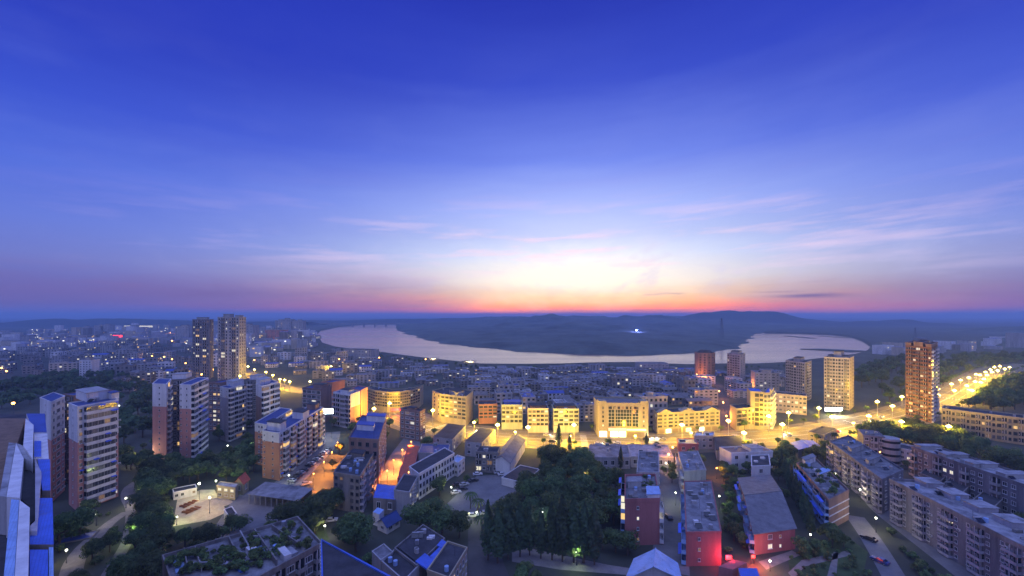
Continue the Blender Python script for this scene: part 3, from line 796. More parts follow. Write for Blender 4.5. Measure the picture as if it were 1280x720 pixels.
ROADS = []
av_px = [(478, 505), (500, 521), (545, 535), (600, 543), (660, 548), (730, 551), (810, 553), (880, 552), (945, 549), (1010, 543), (1062, 534), (1110, 524), (1150, 513), (1185, 498), (1212, 482), (1232, 470), (1250, 462), (1290, 456)]
avL, avR, avC = strip(av_px, [26, 27, 27, 26, 24, 22, 22, 24, 26, 27, 25, 23, 22, 22, 22, 22, 22, 22])
ROADS.append((avC, 17))
wl = [side(None, avC, 20), side(None, avC, -19)]
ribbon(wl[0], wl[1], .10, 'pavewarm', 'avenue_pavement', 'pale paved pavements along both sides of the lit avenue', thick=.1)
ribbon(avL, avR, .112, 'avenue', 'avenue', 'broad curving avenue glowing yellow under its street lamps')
for off, wd in ((0.3, .18), (-0.3, .18), (6.2, .14), (-6.2, .14)):
    ribbon(side(None, avC, off + wd / 2), side(None, avC, off - wd / 2), .118, 'linepaint', 'road_markings', 'pale painted lane line along the avenue')
for s_ in (1, -1):
    e = side(None, avC, s_ * 13.6); e2 = side(None, avC, s_ * 13.9)
    ribbon(e if s_ < 0 else e2, e2 if s_ < 0 else e, .24, 'kerb', 'kerb', 'raised stone kerb along the avenue', thick=.13)

for q in (12, 30, 47, 62, 78):                # zebra crossings over the avenue
    c_, d_ = avC[q], (avC[q + 1] - avC[q - 1]).normalized(); n_ = Vector((-d_.y, d_.x)); b = MB()
    for k in range(-11, 12, 2):
        a = c_ + n_ * (k - .28); e = c_ + n_ * (k + .28); b.face([(v.x, v.y, .121) for v in (a - d_ * 2, a + d_ * 2, e + d_ * 2, e - d_ * 2)][::-1], 'linepaint')
    o = b.build('zebra_crossing'); o['kind'] = 'structure'; o['label'] = 'painted zebra crossing over the avenue'
    for f in o.data.polygons:
        if f.normal.z < 0: f.flip()
def road(name, label, px, w, key='asphalt', z=.02, reg=True):
    L, Rr, C = strip(px, [w] * len(px) if not isinstance(w, list) else w)
    if reg: ROADS.append((C, (w if not isinstance(w, list) else w[0]) / 2 + (.6 if key == 'path' else 3)))
    return ribbon(L, Rr, z, key, name, label)
road('side_street', 'orange lit street climbing past the yellow corner blocks to the river', [(915, 548), (908, 528), (905, 508), (903, 490), (893, 478), (860, 470)], 8)
road('market_street', 'narrow orange lit street between the old flats and the long school', [(492, 600), (500, 575), (512, 556), (524, 540), (528, 528)], [13, 13, 13, 14, 16], 'paving')
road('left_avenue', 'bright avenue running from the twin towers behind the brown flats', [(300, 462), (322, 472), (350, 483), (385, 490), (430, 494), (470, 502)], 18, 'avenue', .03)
road('car_park_lane', 'orange lit lane lined with parked cars beside the large flats', [(352, 612), (372, 592), (392, 572), (408, 556), (415, 540)], [12, 13, 13, 12, 10], 'paving')
road('courtyard_lane', 'straight paved lane with one car between the red ended blocks', [(838, 715), (838, 670), (838, 630), (836, 606), (834, 585)], 10.5, 'paving')
road('estate_lane', 'lamp lit lane between the long grey flats and the gardens', [(1260, 760), (1190, 706), (1140, 668), (1104, 640), (1080, 615), (1058, 596)], 6.5, 'paving')
road('estate_drive', 'narrow drive with two parked cars in the gardens at the lower right', [(1128, 740), (1105, 700), (1085, 668), (1068, 645)], 6, 'paving')
road('garden_path', 'pale winding footpath through the garden by the tall flats', [(128, 730), (146, 700), (158, 678), (163, 655), (164, 635), (160, 620), (168, 608), (185, 596)], [3.4, 3.2, 3, 3, 3.4, 4.5, 7, 6], 'path', .025)
road('garden_path', 'second footpath curving below the tall flats to a square of paving', [(86, 735), (92, 705), (105, 684), (122, 668), (140, 652), (158, 640)], [5, 5, 4.5, 4.2, 3.5, 3], 'path', .03)
sheet('paved_yard', [(262, 668), (300, 612), (352, 618), (400, 632), (372, 650), (318, 660), (270, 676)], 'paving', .016, 'bluish concrete yard in front of the long open shed')
sheet('car_park', [(556, 632), (596, 595), (640, 592), (655, 604), (622, 640), (575, 655)], 'paving', .016, 'concrete car park by the white school')
sheet('school_drive', [(585, 664), (598, 630), (628, 634), (616, 668), (640, 730), (585, 730)], 'asphalt', .021, 'driveway from the car park down past the dark flat roofs')
sheet('construction_yard', [(216, 658), (222, 622), (252, 612), (268, 612), (284, 640), (262, 650)], 'sand', .018, 'floodlit sandy yard with stacked orange steel')
sheet('grove_path', [(640, 690), (660, 685), (760, 706), (800, 712), (800, 720), (700, 712), (640, 702)], 'path', .02, 'dim path in front of the row of tall conifers')
sheet('lawn', [(378, 672), (404, 652), (412, 676), (398, 690)], 'lawn', .014, 'small lawn beside the rooftop garden, lit by one lamp')
sheet('lawn', [(985, 700), (1010, 676), (1060, 672), (1085, 690), (1075, 735), (990, 735)], 'lawn', .015, 'garden lawn in front of the red ended gable house')
sheet('lawn', [(905, 556), (965, 552), (1010, 556), (985, 572), (930, 568)], 'lawn', .013, 'green verge with small trees beside the avenue')
for px in ([(985, 716), (1002, 700), (1060, 688), (1064, 694), (1006, 708), (992, 724)], [(1030, 735), (1042, 690), (1048, 690), (1044, 735)], [(948, 702), (990, 688), (1000, 694), (958, 712)]):
    sheet('garden_walk', px, 'path', .024, 'pale garden walk in front of the gable house')

# ------------------------------------------------------------------ the tall flats on the left
WB = 'g'
building('apartment_tower', 'tall flats with a pink lower half, white top and balcony front, nearest on the left', 'flats', [(86, 504.5), (97, 509), (148, 500)], base=640,
         edges=[('.s.', 13), ('wgggggw', 13, dict(awn=.10, par='white', acp=.2)), None, None], wall='pink', upper='white', split=.66, roof='bluedeep', parapet=.35, lit=.05, seed=1,
         housing=[(-.9, .35, .35, .9, 3.6, 'white', 'grey'), (.2, .7, .9, 1.1, 2.6, 'white', 'bluedeep')], junk=4, bdepth=1.5, z0=1)
building('apartment_tower', 'slim wing of pink and white flats behind the rooftop with blue sheets', 'flats', [(50, 497.5), (64, 503), (81, 495.5)], base=629,
         edges=[('.s.', 13), ('wWw', 13, dict(acp=.3)), None, None], wall='pink', upper='white', split=.62, roof='bluedeep', parapet=.3, lit=.03, seed=2, z0=1)
building('stair_tower', 'dark recessed stair block between the two wings of the nearest tall flats', 'flats', [(79, 493), (92, 495)], h=39, depth=14,
         edges=[('bwb', 13, dict(par='grime')), None, None, None], wall='brown', roof='bluedeep', parapet=.3, seed=3)
building('apartment_tower', 'left wing of the pair of slender pink towers beside the wooded hollow', 'flats', [(190.6, 480), (208, 480.5), (214, 474)], base=574,
         edges=[('.s.', 13, dict(lit=.03)), ('wbw', 13), None, None], wall='pink', upper='white', split=.70, roof='bluedeep', parapet=.3, lit=.06, seed=4)
building('apartment_tower', 'right wing of the pair of slender pink towers, with a balcony front', 'flats', [(224.6, 481), (239, 481.5), (260.5, 472.5)], base=581,
         edges=[('s.s.', 13, dict(lit=.02)), ('gbggw', 13, dict(awn=.12)), None, None], wall='pink', upper='white', split=.70, roof='bluedeep', parapet=.3, lit=.08, seed=5, bdepth=1.5)
building('stair_tower', 'dark stair block with lit landings between the pair of slender pink towers', 'flats', [(206, 476), (232, 475)], h=38, depth=12,
         edges=[('wbWbw', 13, dict(lit=.2, par='grime')), None, None, None], wall='darkgrey', roof='roof', seed=6, housing=[(.2, .9, .3, .9, 3, 'white', 'grey')])
building('apartment_tower', 'grey pink flats with stacked lit balconies behind the slender pink towers', 'flats', [(275, 484), (285.5, 486), (305, 481)], base=553,
         edges=[('s.s', 11), ('gbgb', 11, dict(lit=.2)), None, None], wall='lilac', upper='white', split=.82, roof='bluedeep', parapet=.4, seed=7, housing=[(0, .8, .4, 1.1, 3, 'white', 'grey')], junk=2)
building('stair_tower', 'dark block with orange lit landings left of the grey pink flats', 'flats', [(261, 479), (276, 479.5)], h=31, depth=12,
         edges=[('wWw', 11, dict(lit=.3)), None, None, None], wall='brown', roof='bluedeep', seed=8)
building('stair_tower', 'dark recessed block right of the grey pink flats', 'flats', [(304, 476), (321, 476)], h=31, depth=12,
         edges=[('wbw', 11, dict(lit=.1)), None, None, None], wall='darkgrey', roof='bluedeep', seed=9, housing=[(.3, 1, .2, .8, 3, 'white', 'grey')])
building('apartment_tower', 'brown and white flats behind the large terracotta block', 'flats', [(320, 481), (327, 484), (347.5, 478.5)], base=552,
         edges=[('..', 10), ('gbg', 10, dict(lit=.1)), None, None], wall='brown', upper='white', split=.80, roof='bluedeep', seed=10, housing=[(-.3, .5, .1, .7, 3, 'white', 'grey')], junk=2)
building('twin_high_rise', 'left of the two tallest dark towers, warm lit at its foot', 'tower', None, h=H * (1 - 6 / 80), world=[P(240.5, 472.5), P(262, 474), P(267, 471), P(246, 469.8)],
         edges=[('wbwbw', 20, dict(lit=.22, par='estate')), ('ww', 20), None, None], wall='estate', roof='roofdark', seed=11, frame='framedark', junk=3, housing=[(.2, .8, .2, .8, 3, 'grey', 'roofdark')])
building('twin_high_rise', 'right and broader of the two tallest dark towers', 'tower', None, h=H * (1 - 3 / 83), world=[P(272, 475.5), P(299, 477), P(307.5, 474), P(281, 472.6)],
         edges=[('wbwwbw', 20, dict(lit=.14, par='estate')), ('www', 20), None, None], wall='grey', roof='roofdark', seed=12, frame='framedark', junk=3, housing=[(.2, .5, .2, .8, 4, 'grey', 'roofdark'), (.75, .95, .2, .8, 2.5, 'grey', 'roofdark')])
# the big terracotta block and its neighbours
building('apartment_block', 'large terracotta ended flats with a blue roof beside the orange lit car lane', 'flats', [(328, 539), (349, 542), (404, 509.5)], base=601,
         edges=[('s.s.', 8, dict(lit=.05)), ('wgwgwgbwgwgwgb', 8, dict(lit=.14, awn=.06)), None, None], wall='orange', upper='white', split=.80, roof='bluedeep', parapet=.4, seed=13,
         housing=[(.1, .9, .05, .16, 3.8, 'white', 'roofdark'), (.3, 1.0, .48, .62, 3.5, 'white', 'roofdark'), (.2, .8, .86, .97, 3, 'brown', 'roofdark')], junk=4, bdepth=1.1)
building('apartment_block', 'lower rear wing of the terracotta ended flats, mostly hidden behind them', 'flats', [(318.5, 529), (333, 531.5), (364, 512)], h=20.5,
         edges=[('.ww.', 8), ('wgwg', 8), None, None], wall='orange', upper='white', split=.80, roof='bluedeep', parapet=.4, seed=14)
building('office_block', 'dark striped block with an orange end wall behind the white sign', 'flats', [(378, 485.5), (401, 487.5), (414.5, 483.5)], base=531,
         edges=[('FFFF', 7, dict(frame='frame')), ('..', 7), None, None], wall='brown', roof='bluedeep', seed=15, frame='frame', housing=[(.4, .9, .3, .8, 2.6, 'brown', 'roofdark')])
building('apartment_block', 'low orange block between the striped block and the pink ended flats', 'flats', [(402, 478), (415, 479), (431, 476)], h=24, edges=[('ww', 7), ('...', 7), None, None], wall='orange', roof='bluedeep', seed=16)
building('apartment_block', 'dark balcony flats with a pink and white end wall beside the curved yellow block', 'flats', [(416.6, 491), (438, 494), (450, 490)], base=536,
         edges=[('bbgb', 7, dict(par='lilac', lit=.1)), ('.', 7), None, None], wall='pink', upper='white', split=.62, roof='bluedeep', seed=17, housing=[(.3, .8, .2, .7, 2.4, 'white', 'roofdark')])
building('apartment_block', 'pink stair block standing against the pink and white end wall', 'flats', [(439, 486.5), (451, 489), (459.5, 485)], h=22.5, edges=[('w', 7), ('.', 7), None, None], wall='pink', roof='bluedeep', seed=18)
building('old_block', 'blue roofed brown block climbing away behind the grimy old flats', 'flats', [(436, 548.5), (473.5, 551), (483, 522)], base=607,
         edges=[('wwww', 5, dict(frame='framedark')), ('wwwwwww', 5, dict(frame='frame')), None, None], wall='brown', roof='bluedeep', seed=19, housing=[(.1, .7, .35, .5, 2.6, 'white', 'blue'), (.3, 1, .75, .9, 3, 'white', 'blue')], junk=3)
building('old_block', 'grimy old flats with caged balconies above the broad trees', 'flats', [(417, 592), (450, 597), (477, 551.5)], base=642,
         edges=[('ww.ww', 5, dict(frame='framedark')), ('bwbwbwbwb', 5, dict(par='lilac', lit=.05, acp=.4)), None, None], wall='grime', roof='roofdark', seed=20, junk=24, housing=[(.2, .7, .4, .5, 2.4, 'grime', 'roofdark'), (.2, .7, .75, .85, 2.4, 'grime', 'roofdark')])
building('brick_block', 'small dark brick tower with pale window bands on the corner of the market street', 'flats', [(500, 512), (525, 515.5), (531.5, 512.5)], base=552,
         edges=[('wWWw', 6, dict(lit=.06)), ('ww', 6, dict(lit=.2)), None, None], wall='brown', roof='roofdark', seed=21, housing=[(.3, .7, .2, .7, 1.6, 'brown', 'roofdark')])
# ------------------------------------------------------------------ the lit avenue front
cf = [P(a, b, 15.5) for a, b in [(458, 485.5), (469, 489), (484, 490.8), (500, 490.5), (513, 488.6), (525, 485)]]
cb = inset(cf + [], 0)
cback = [(p[0] * 1.0 + (0), p[1] + 13) for p in cf][::-1]
building('curved_block', 'curved cream block with rows of windows glowing yellow on the corner', 'building', None, h=15.5, world=cf + cback,
         edges=[('WWWW', 5, dict(z0=4)), ('WWWWW', 5, dict(z0=4)), ('WWWWW', 5, dict(z0=4)), ('WWWWW', 5, dict(z0=4)), ('WWWW', 5, dict(z0=4))] + [None] * 7, wall='cream', roof='roofdark', seed=22, frame='framedark', lit=.1, junk=6)
building('office_block', 'yellow lit seven storey office with a rounded corner on the avenue', 'building', None, h=19.5, world=[P(a, b, 19.5) for a, b in [(540.5, 489), (551, 493.5), (582.5, 497), (591, 489.5), (560, 484)]],
         edges=[('ww', 6, dict(z0=4)), ('WWWWWW', 6, dict(z0=4, lit=.25)), ('..', 6), None, None], wall='cream', roof='roofdark', seed=23, frame='framedark', junk=5, housing=[(1.2, 2.0, .4, .9, 3, 'grey', 'roofdark')])
building('shop_block', 'orange red fronted shop block beside the yellow office', 'building', [(598.5, 506.5), (621.5, 506)], base=530, depth=12, edges=[('WWWW', 4, dict(z0=3.5, lit=.15)), None, None, None], wall='orange', roof='roofdark', seed=24, frame='framedark', junk=2)
for i, (x0, x1, y, wl_, lab) in enumerate([(627, 653, 507, 'green', 'pale green shop block with a blue roof shed next to the orange red block'), (660, 685.5, 511.5, 'beige', 'beige shop block in the middle of the row facing the tall conifer'),
                                           (692, 723.5, 512, 'green', 'pale green shop block at the right end of the row, above the paired street lamps')]):
    building('shop_block', lab, 'building', [(x0, y), (x1, y)], base=541 - (4 if i == 0 else 0), depth=13,
             edges=[('WWWWW', 4, dict(z0=4.0, lit=.08)), ('..', 4), None, None], wall=wl_, roof='roofdark', seed=25 + i, frame='framedark', junk=3, housing=[(.1, .9, .3, .9, 1.4, 'orange' if i else 'bluebright', 'blue' if i == 0 else 'roofdark')])
r_, f_, h_ = building('bank_building', 'symmetrical cream building with a big glass centre and red sign over bright shops', 'building', [(748, 505), (810.5, 505.5)], base=547, depth=18,
         edges=[('.w.w........w.w.'.replace('.', '.'), 5, dict(z0=6, top=1.0)), ('www', 5), None, None], wall='cream', roof='rooftile', seed=29, frame='framedark', parapet=.9)
o_ = r_.location; a_, b_ = Vector(f_[0]), Vector(f_[1]); u_ = (b_ - a_).normalized(); n_ = Vector((u_.y, -u_.x)); L_ = (b_ - a_).length
def on_front(mb, u0, u1, z0, z1, d0, d1, key):
    q = [a_ + u_ * (u0 * L_) + n_ * d0, a_ + u_ * (u1 * L_) + n_ * d0, a_ + u_ * (u1 * L_) + n_ * d1, a_ + u_ * (u0 * L_) + n_ * d1]
    q = [(p.x - o_.x, p.y - o_.y) for p in q]
    if (q[1][0] - q[0][0]) * (q[2][1] - q[1][1]) - (q[1][1] - q[0][1]) * (q[2][0] - q[1][0]) < 0: q = q[::-1]
    mb.prism(q, z0, z1, key, bottom=True)
b = MB(); on_front(b, .20, .80, 7.2, h_ - 3.4, .02, .16, 'glassgreen')
for k in range(11): on_front(b, .20 + .06 * k - .002, .20 + .06 * k + .002, 7.2, h_ - 3.4, .163, .24, 'frame')
for k in range(1, 5): on_front(b, .20, .80, 7.2 + (h_ - 10.6) * k / 5 - .1, 7.2 + (h_ - 10.6) * k / 5 + .1, .163, .22, 'frame')
b.build('glass_front', r_)
for q in (.33, .67):
    b = MB(); on_front(b, q - .012, q + .012, 6.0, h_ - 1.6, .26, .75, 'cream'); b.build('pilaster', r_)
for q in range(7):
    b = MB(); on_front(b, .22 + q * .082, .22 + q * .082 + .05, h_ - 3.0, h_ - 1.4, .02, .10, 'litdim' if q == 3 else 'glassdark'); b.build('upper_pane', r_)
b = MB(); on_front(b, .0, .16, h_ - .2, h_ + 2.0, -5, .35, 'cream'); b.build('corner_turret', r_)
b = MB(); on_front(b, .84, 1.0, h_ - .2, h_ + 2.0, -5, .35, 'cream'); b.build('corner_turret', r_)
b = MB(); on_front(b, .20, .55, 4.4, 6.0, .05, .7, 'shopred'); b.build('shop_sign', r_)
b = MB(); on_front(b, .56, .95, 4.6, 5.6, .05, .6, 'shopwarm'); b.build('shop_sign', r_)
for u0, u1 in ((.02, .17), (.24, .40), (.42, .55)):
    b = MB(); on_front(b, u0, u1, .5, 4.0, .02, .12, 'shopwhite'); b.build('shop_window', r_)
b = MB(); on_front(b, .58, .92, .5, 3.6, .02, .12, 'litdim'); b.build('shop_window', r_)
r_, f_, h_ = building('gabled_block', 'long cream row with small roof gables and dark window bays on the avenue', 'building', [(816, 512), (821.5, 517.5), (900, 513.5)], base=543,
         edges=[('ww', 4), ('WwWwWwWwWwWw', 4, dict(z0=3.6, frame='framedark')), None, None], wall='cream', roof='roofdark', seed=30, junk=6)
a_, b_ = Vector(f_[1]), Vector(f_[2]); u_ = (b_ - a_).normalized(); n_ = Vector((u_.y, -u_.x)); L_ = (b_ - a_).length; o_ = r_.location
for q in (.13, .49, .86):
    b = MB(); c_ = a_ + u_ * (q * L_); w_ = 4.6; z_ = h_ + .7
    def g_(s, d, z): p = c_ + u_ * s + n_ * d; return (p.x - o_.x, p.y - o_.y, z)
    b.poly([g_(-w_, .35, z_), g_(w_, .35, z_), g_(0, .35, z_ + 2.2), g_(-w_, -4, z_), g_(w_, -4, z_), g_(0, -4, z_ + 2.2)], [(0, 1, 2), (5, 4, 3), (0, 2, 5, 3), (1, 4, 5, 2)], 'cream'); b.build('roof_gable', r_)
for k in range(9):
    b = MB(); on_front(b, .03 + k * .105, .11 + k * .105, .5, 3.0, .02, .12, ('litdim', 'shopwhite', 'litdim', 'litdim', 'shopwarm')[k % 5]); b.build('shop_window', r_)
building('corner_block', 'low cream block with dark bays beside the orange side street', 'building', [(912.5, 507), (921, 512), (946, 509.5)], base=539, edges=[('.', 5), ('FFwF', 4, dict(z0=3)), None, None], wall='cream', roof='roofdark', seed=31, frame='framedark', junk=3)
building('corner_block', 'taller cream block with a bright blue roof behind the low cream block', 'building', [(938, 490), (954.5, 491)], base=536, depth=16, edges=[('.FW', 7, dict(z0=2)), None, None, None], wall='cream', roof='bluebright', seed=32, frame='framedark')
building('corner_block', 'dark glazed block with a lit cream fin on the avenue', 'building', [(954.5, 492), (963, 492), (967.5, 485.5)], base=537, edges=[('FF', 7, dict(z0=2)), ('bbbb', 7), None, None], wall='cream', roof='bluebright', seed=33, housing=[(.9, 1.05, 0, .2, 3.0, 'cream', 'cream')])
building('apartment_block', 'low row lit warm from the street, with a white glowing end by the tall towers', 'flats', [(968.5, 492.5), (1008.5, 496)], base=515, depth=12, edges=[('wWwWwWwW', 4, dict(lit=.2)), None, None, None], wall='beige', roof='roofdark', seed=34, junk=3)
for (nm, lab, pts, base, pat, fl, wl_, seed, li) in [
    ('round_tower', None, [(869.5, 440.5), (873, 442), (889, 442), (893, 440)], 475, None, 12, 'pink', 35, .03)]:
    h_ = height_from(442, base); ctr = P(881, 441, h_); rad = 23.5 / 2 / FPX * ctr[1]
    wd = [(ctr[0] + rad * math.cos(2 * math.pi * k / 14 + 3.6), ctr[1] + rad * math.sin(2 * math.pi * k / 14 + 3.6)) for k in range(14)]
    rt, ff, hh = building('round_tower', 'rounded red brown tower standing in front of the river', 'tower', None, h=h_, world=wd, edges=[('w', 10)] * 7 + [None] * 7, wall='brown', roof='roofdark', seed=35, lit=.02, frame='framedark')
    b = MB(); b.cyl((0, 0), rad * .8, rad * .5, hh + .02, hh + 3.4, 'roofdark', 14); b.build('dome', rt)
building('high_rise', 'dark tower with a stepped top right of the rounded red brown tower', 'tower', [(909, 442.5), (925, 444), (931.5, 442)], base=478, edges=[('wbwbw', 11, dict(lit=.05, par='grey')), ('ww', 11), None, None], wall='grey', roof='roofdark', seed=36,
         frame='framedark', housing=[(.2, .8, .2, .8, 3.4, 'grey', 'roofdark')])
building('hospital_block', 'broad grey block with lit bays between the dark tower and the twin roofed tower', 'building', [(944, 466), (974.5, 467)], base=491, depth=14, edges=[('wWwwWw', 7, dict(lit=.12)), None, None, None], wall='grey', roof='roof', seed=37,
         housing=[(.3, .7, .2, .8, 2.6, 'grey', 'roof')], junk=3)
building('high_rise', 'grey tower second from the right of the cream lit one, dim windows', 'tower', [(982, 451), (1006, 454), (1014.5, 451.5)], base=502, edges=[('wbwWwbw', 13, dict(lit=.05, par='grey')), ('wbw', 13), None, None], wall='grey', roof='roofdark', seed=38,
         housing=[(.35, .7, .2, .8, 3.5, 'grey', 'roofdark')], frame='framedark')
building('high_rise', 'cream tower lit warm yellow from the bright sign at its foot', 'tower', [(1030, 447), (1062, 448.5), (1067.5, 446)], base=513, edges=[('wbwWwWwbw', 15, dict(lit=.08, par='cream')), ('ww', 15), None, None], wall='beige', roof='roofdark', seed=39,
         housing=[(.35, .65, .2, .8, 5.0, 'grey', 'roofdark'), (.1, .9, .3, .7, 1.8, 'grey', 'roofdark')], frame='framedark')
r_, f_, h_ = building('high_rise', 'tallest orange brown tower on the right, standing by the curving road', 'tower', [(1132, 432.5), (1164.5, 435.5), (1172, 432)], base=529, edges=[('wbWbWbw', 19, dict(lit=.10, par='towerbrown')), ('bwb', 19), None, None], wall='towerbrown', roof='roofdark', seed=40,
         frame='framedark', bdepth=1.0)
for u0, u1, v0, v1, hh in ((0, .22, 0, 1, 2.0), (.32, .68, 0, 1, 3.0), (.78, 1, 0, 1, 2.0)):
    A0, U0, V0 = Vector(f_[0]), Vector(f_[1]) - Vector(f_[0]), Vector(f_[3]) - Vector(f_[0])
    q = [A0 + U0 * a + V0 * c for a, c in ((u0, v0), (u1, v0), (u1, v1), (u0, v1))]; q = [(p.x - r_.location.x, p.y - r_.location.y) for p in q]
    b = MB(); b.prism(inset(q, .05), h_ + .02, h_ + hh, 'brown', 'roofdark'); b.ring(q, .25, .3, h_ + hh - .1, h_ + hh + .8, 'brown'); b.build('roof_crown', r_)
building('apartment_block', 'long yellow lit row at the right edge below the dark hillside', 'flats', [(1177, 511.5), (1280, 524), (1345, 533)][:2], base=541, depth=14, edges=[('wbwWbwWbwbwWbwWb', 4, dict(lit=.05, par='cream')), None, None, None], wall='cream', roof='roofdark', seed=41, frame='framedark', junk=6)
# ------------------------------------------------------------------ the estate at the lower right
building('estate_block', 'older grey flats with laundry balconies, upper of the estate rows by the lane', 'flats', [(1037, 553), (1102.6, 601), (1129, 588.5)], base=643,
         edges=[('bwbwbwbwbwb', 5, dict(par='lilac', lit=.05, acp=.25)), ('www', 5), None, None], wall='estate', roof='roof', seed=42, junk=18, housing=[(.32, .40, .2, .8, 2.2, 'grey', 'roof'), (.66, .72, .2, .8, 2.2, 'grey', 'roof')])
fw = [P(1112, 601, 14.3), P(1345, 720, 14.3)]
d_ = (Vector(fw[1]) - Vector(fw[0])).normalized(); n_ = Vector((-d_.y, d_.x)); fw2 = [tuple(fw[0]), tuple(fw[1]), tuple(Vector(fw[1]) + n_ * 13.5), tuple(Vector(fw[0]) + n_ * 13.5)]
r_, f_, h_ = building('estate_block', 'long grey flats with white railed balconies running out of the lower right corner', 'flats', None, h=14.3, world=fw2,
         edges=[('wbbw.wbbw.wbbw.wbbw.wbbw.wbbw', 6, dict(par='lilac', lit=.0, acp=.2)), None, ('wwwwwwwwww', 6), ('ww', 6)], wall='estate', roof='roofpale', seed=43, junk=22, parapet=.9)
L_ = (Vector(fw[1]) - Vector(fw[0])).length
for k in range(6):
    s0 = L_ * (k + .02) / 6; p = Vector(fw[0]) + d_ * s0
    q = [p + n_ * 8, p + d_ * 5.2 + n_ * 8, p + d_ * 5.2 + n_ * 13.2, p + n_ * 13.2]; q = [(v.x - r_.location.x, v.y - r_.location.y) for v in q]
    b = MB(); b.prism(q, h_ + .01, h_ + 1.7, 'lilac', 'roofpale'); b.prism(inset(q, -.3), h_ + 1.704, h_ + 1.9, 'roofpale'); b.build('stair_housing', r_)
fw = [P(1139.5, 559.5, 13), P(1335, 626, 13)]
d_ = (Vector(fw[1]) - Vector(fw[0])).normalized(); n_ = Vector((-d_.y, d_.x)); fw2 = [tuple(fw[0]), tuple(fw[1]), tuple(Vector(fw[1]) + n_ * 12), tuple(Vector(fw[0]) + n_ * 12)]
building('estate_block', 'stepped pale roofed row behind the long grey flats, nearest the dark trees', 'flats', None, h=13, world=fw2,
         edges=[('bww.bww.bww.bww.bww.', 4, dict(par='grey', lit=.02)), None, None, ('ww', 4)], wall='estate', roof='roofpale', seed=44, junk=16,
         housing=[(.0, .06, .1, .9, 1.6, 'grey', 'roofpale'), (.2, .26, .1, .9, 1.6, 'grey', 'roofpale'), (.4, .46, .1, .9, 1.6, 'grey', 'roofpale'), (.6, .66, .1, .9, 1.6, 'grey', 'roofpale')])
r_, f_, h_ = building('estate_block', 'small grey flats with a round stair bay behind the upper estate row', 'flats', [(1079, 544), (1106, 547)], base=576, depth=13, edges=[('wbw', 4, dict(par='grey')), None, None, None], wall='estate', roof='rooftile', seed=45, junk=3, parapet=.3)
b_ = Vector(f_[1]); rb = 4.2
b = MB(); b.cyl((b_.x + 3.2 - r_.location.x, b_.y + 1 - r_.location.y), rb, rb, 0, h_ - .3, 'grey', 14); b.build('stair_bay', r_)
for f in range(4):
    z = .9 + f * h_ / 4
    b = MB(); b.cyl((b_.x + 3.2 - r_.location.x, b_.y + 1 - r_.location.y), rb + .06, rb + .06, z, z + 1.2, 'glassdark', 14, False); b.build('window_band', r_)
building('small_block', 'small pale plain block with square windows between the estate rows', 'building', [(1117, 559.5), (1139.5, 564.5), (1148, 560)], base=584, edges=[('www', 3), None, None, None], wall='white', roof='roofdark', seed=46)
for i, (a, c) in enumerate([((1150, 598), (1195, 583)), ((1178, 612), (1222, 598)), ((1215, 632), (1262, 617))]):
    building('yard_shed', ['dark flat roofed shed behind the blue cornered end of the long grey flats', 'second dark shed along the back of the long grey flats', 'third dark shed along the back of the long grey flats, nearest the corner'][i], 'shed',
             [(a[0], a[1] - 6), (a[0] + 26, a[1] + 4), (c[0], c[1])], h=5, edges=[None] * 4, wall='grime', roof='roofdark', seed=47 + i, parapet=.3, junk=4)
building('garden_flats', 'flats with a planted roof, blue awnings and a banded red end wall', 'flats', [(996, 581), (1036, 627.5), (1061, 615)], base=664,
         edges=[('bgbbgb', 4, dict(par='bluepale', awn=.45, lit=.03)), ('...', 4), None, None], wall='brown', roof='roof', seed=50, junk=14, parapet=.9, housing=[(.45, .55, .4, .9, 2.2, 'white', 'bluepale'), (.0, .1, .3, .9, 2.2, 'white', 'roof')])
_r = [o for o in scene.objects if o.name.startswith('garden_flats')][0]
rg, fg, hg = _r, OCC[-1], _r['_h']
for z in (.22, .48, .74):
    a_, b_ = Vector(fg[1]), Vector(fg[2]); u_ = (b_ - a_).normalized(); n_ = Vector((u_.y, -u_.x)); L_ = (b_ - a_).length; o_ = rg.location
    b = MB(); on_front(b, .0, 1.0, hg * z, hg * z + .35, .02, .18, 'white'); b.build('wall_band', rg)
r_, f_, h_ = gable('gable_house', 'long grey gabled house with a red lit end wall beside the tall thin conifers', 'house', [(925, 600), (943, 668), (993, 660)][0:0] or [(943.0, 667), (994, 660), (962, 594)], base=694, ref=0, ridge='LM', rise=2.4,
         wall='redwall', roof='rooftile', edges=[('.ws.', 2, dict(lit=.5)), None, None, ('wbwbwbwb', 2, dict(par='bluepale', awn=.5))], seed=51)
building('flat_roof_block', 'long flat roofed flats ending in a bright red lit wall beside the courtyard lane', 'flats', [(857.5, 666), (901.5, 665), (889, 601.5)], base=708, ref=0,
         edges=[('.s..', 3), ('wwwwww', 3), None, ('wbwbwb', 3, dict(awn=.3, par='bluepale', acp=.4))], wall='redwall', roof='roof', seed=52, junk=24, parapet=.3)
building('flat_roof_block', 'upper flat roofed block behind the long flats with the bright red end', 'flats', [(855, 590), (882.5, 588), (872, 564.5)], base=616, ref=0,
         edges=[('...', 3), ('www', 3), None, ('bwb', 3)], wall='grey', roof='roof', seed=53, junk=9, parapet=.5)
building('garden_flats', 'flats with a cluttered roof and dull red end wall left of the courtyard lane', 'flats', [(781, 627), (824.5, 626), (819, 595)], base=682, ref=0,
         edges=[('.s..', 4, dict(lit=.4)), ('bwbw', 4), None, ('bgbg', 4, dict(par='bluepale', awn=.4, lit=.05))], wall='redwall', roof='roof', seed=54, junk=16, parapet=.9, housing=[(.66, 1.0, .02, .3, 2.0, 'white', 'bluepale'), (.1, .5, .5, .7, 2.2, 'grey', 'roof')])
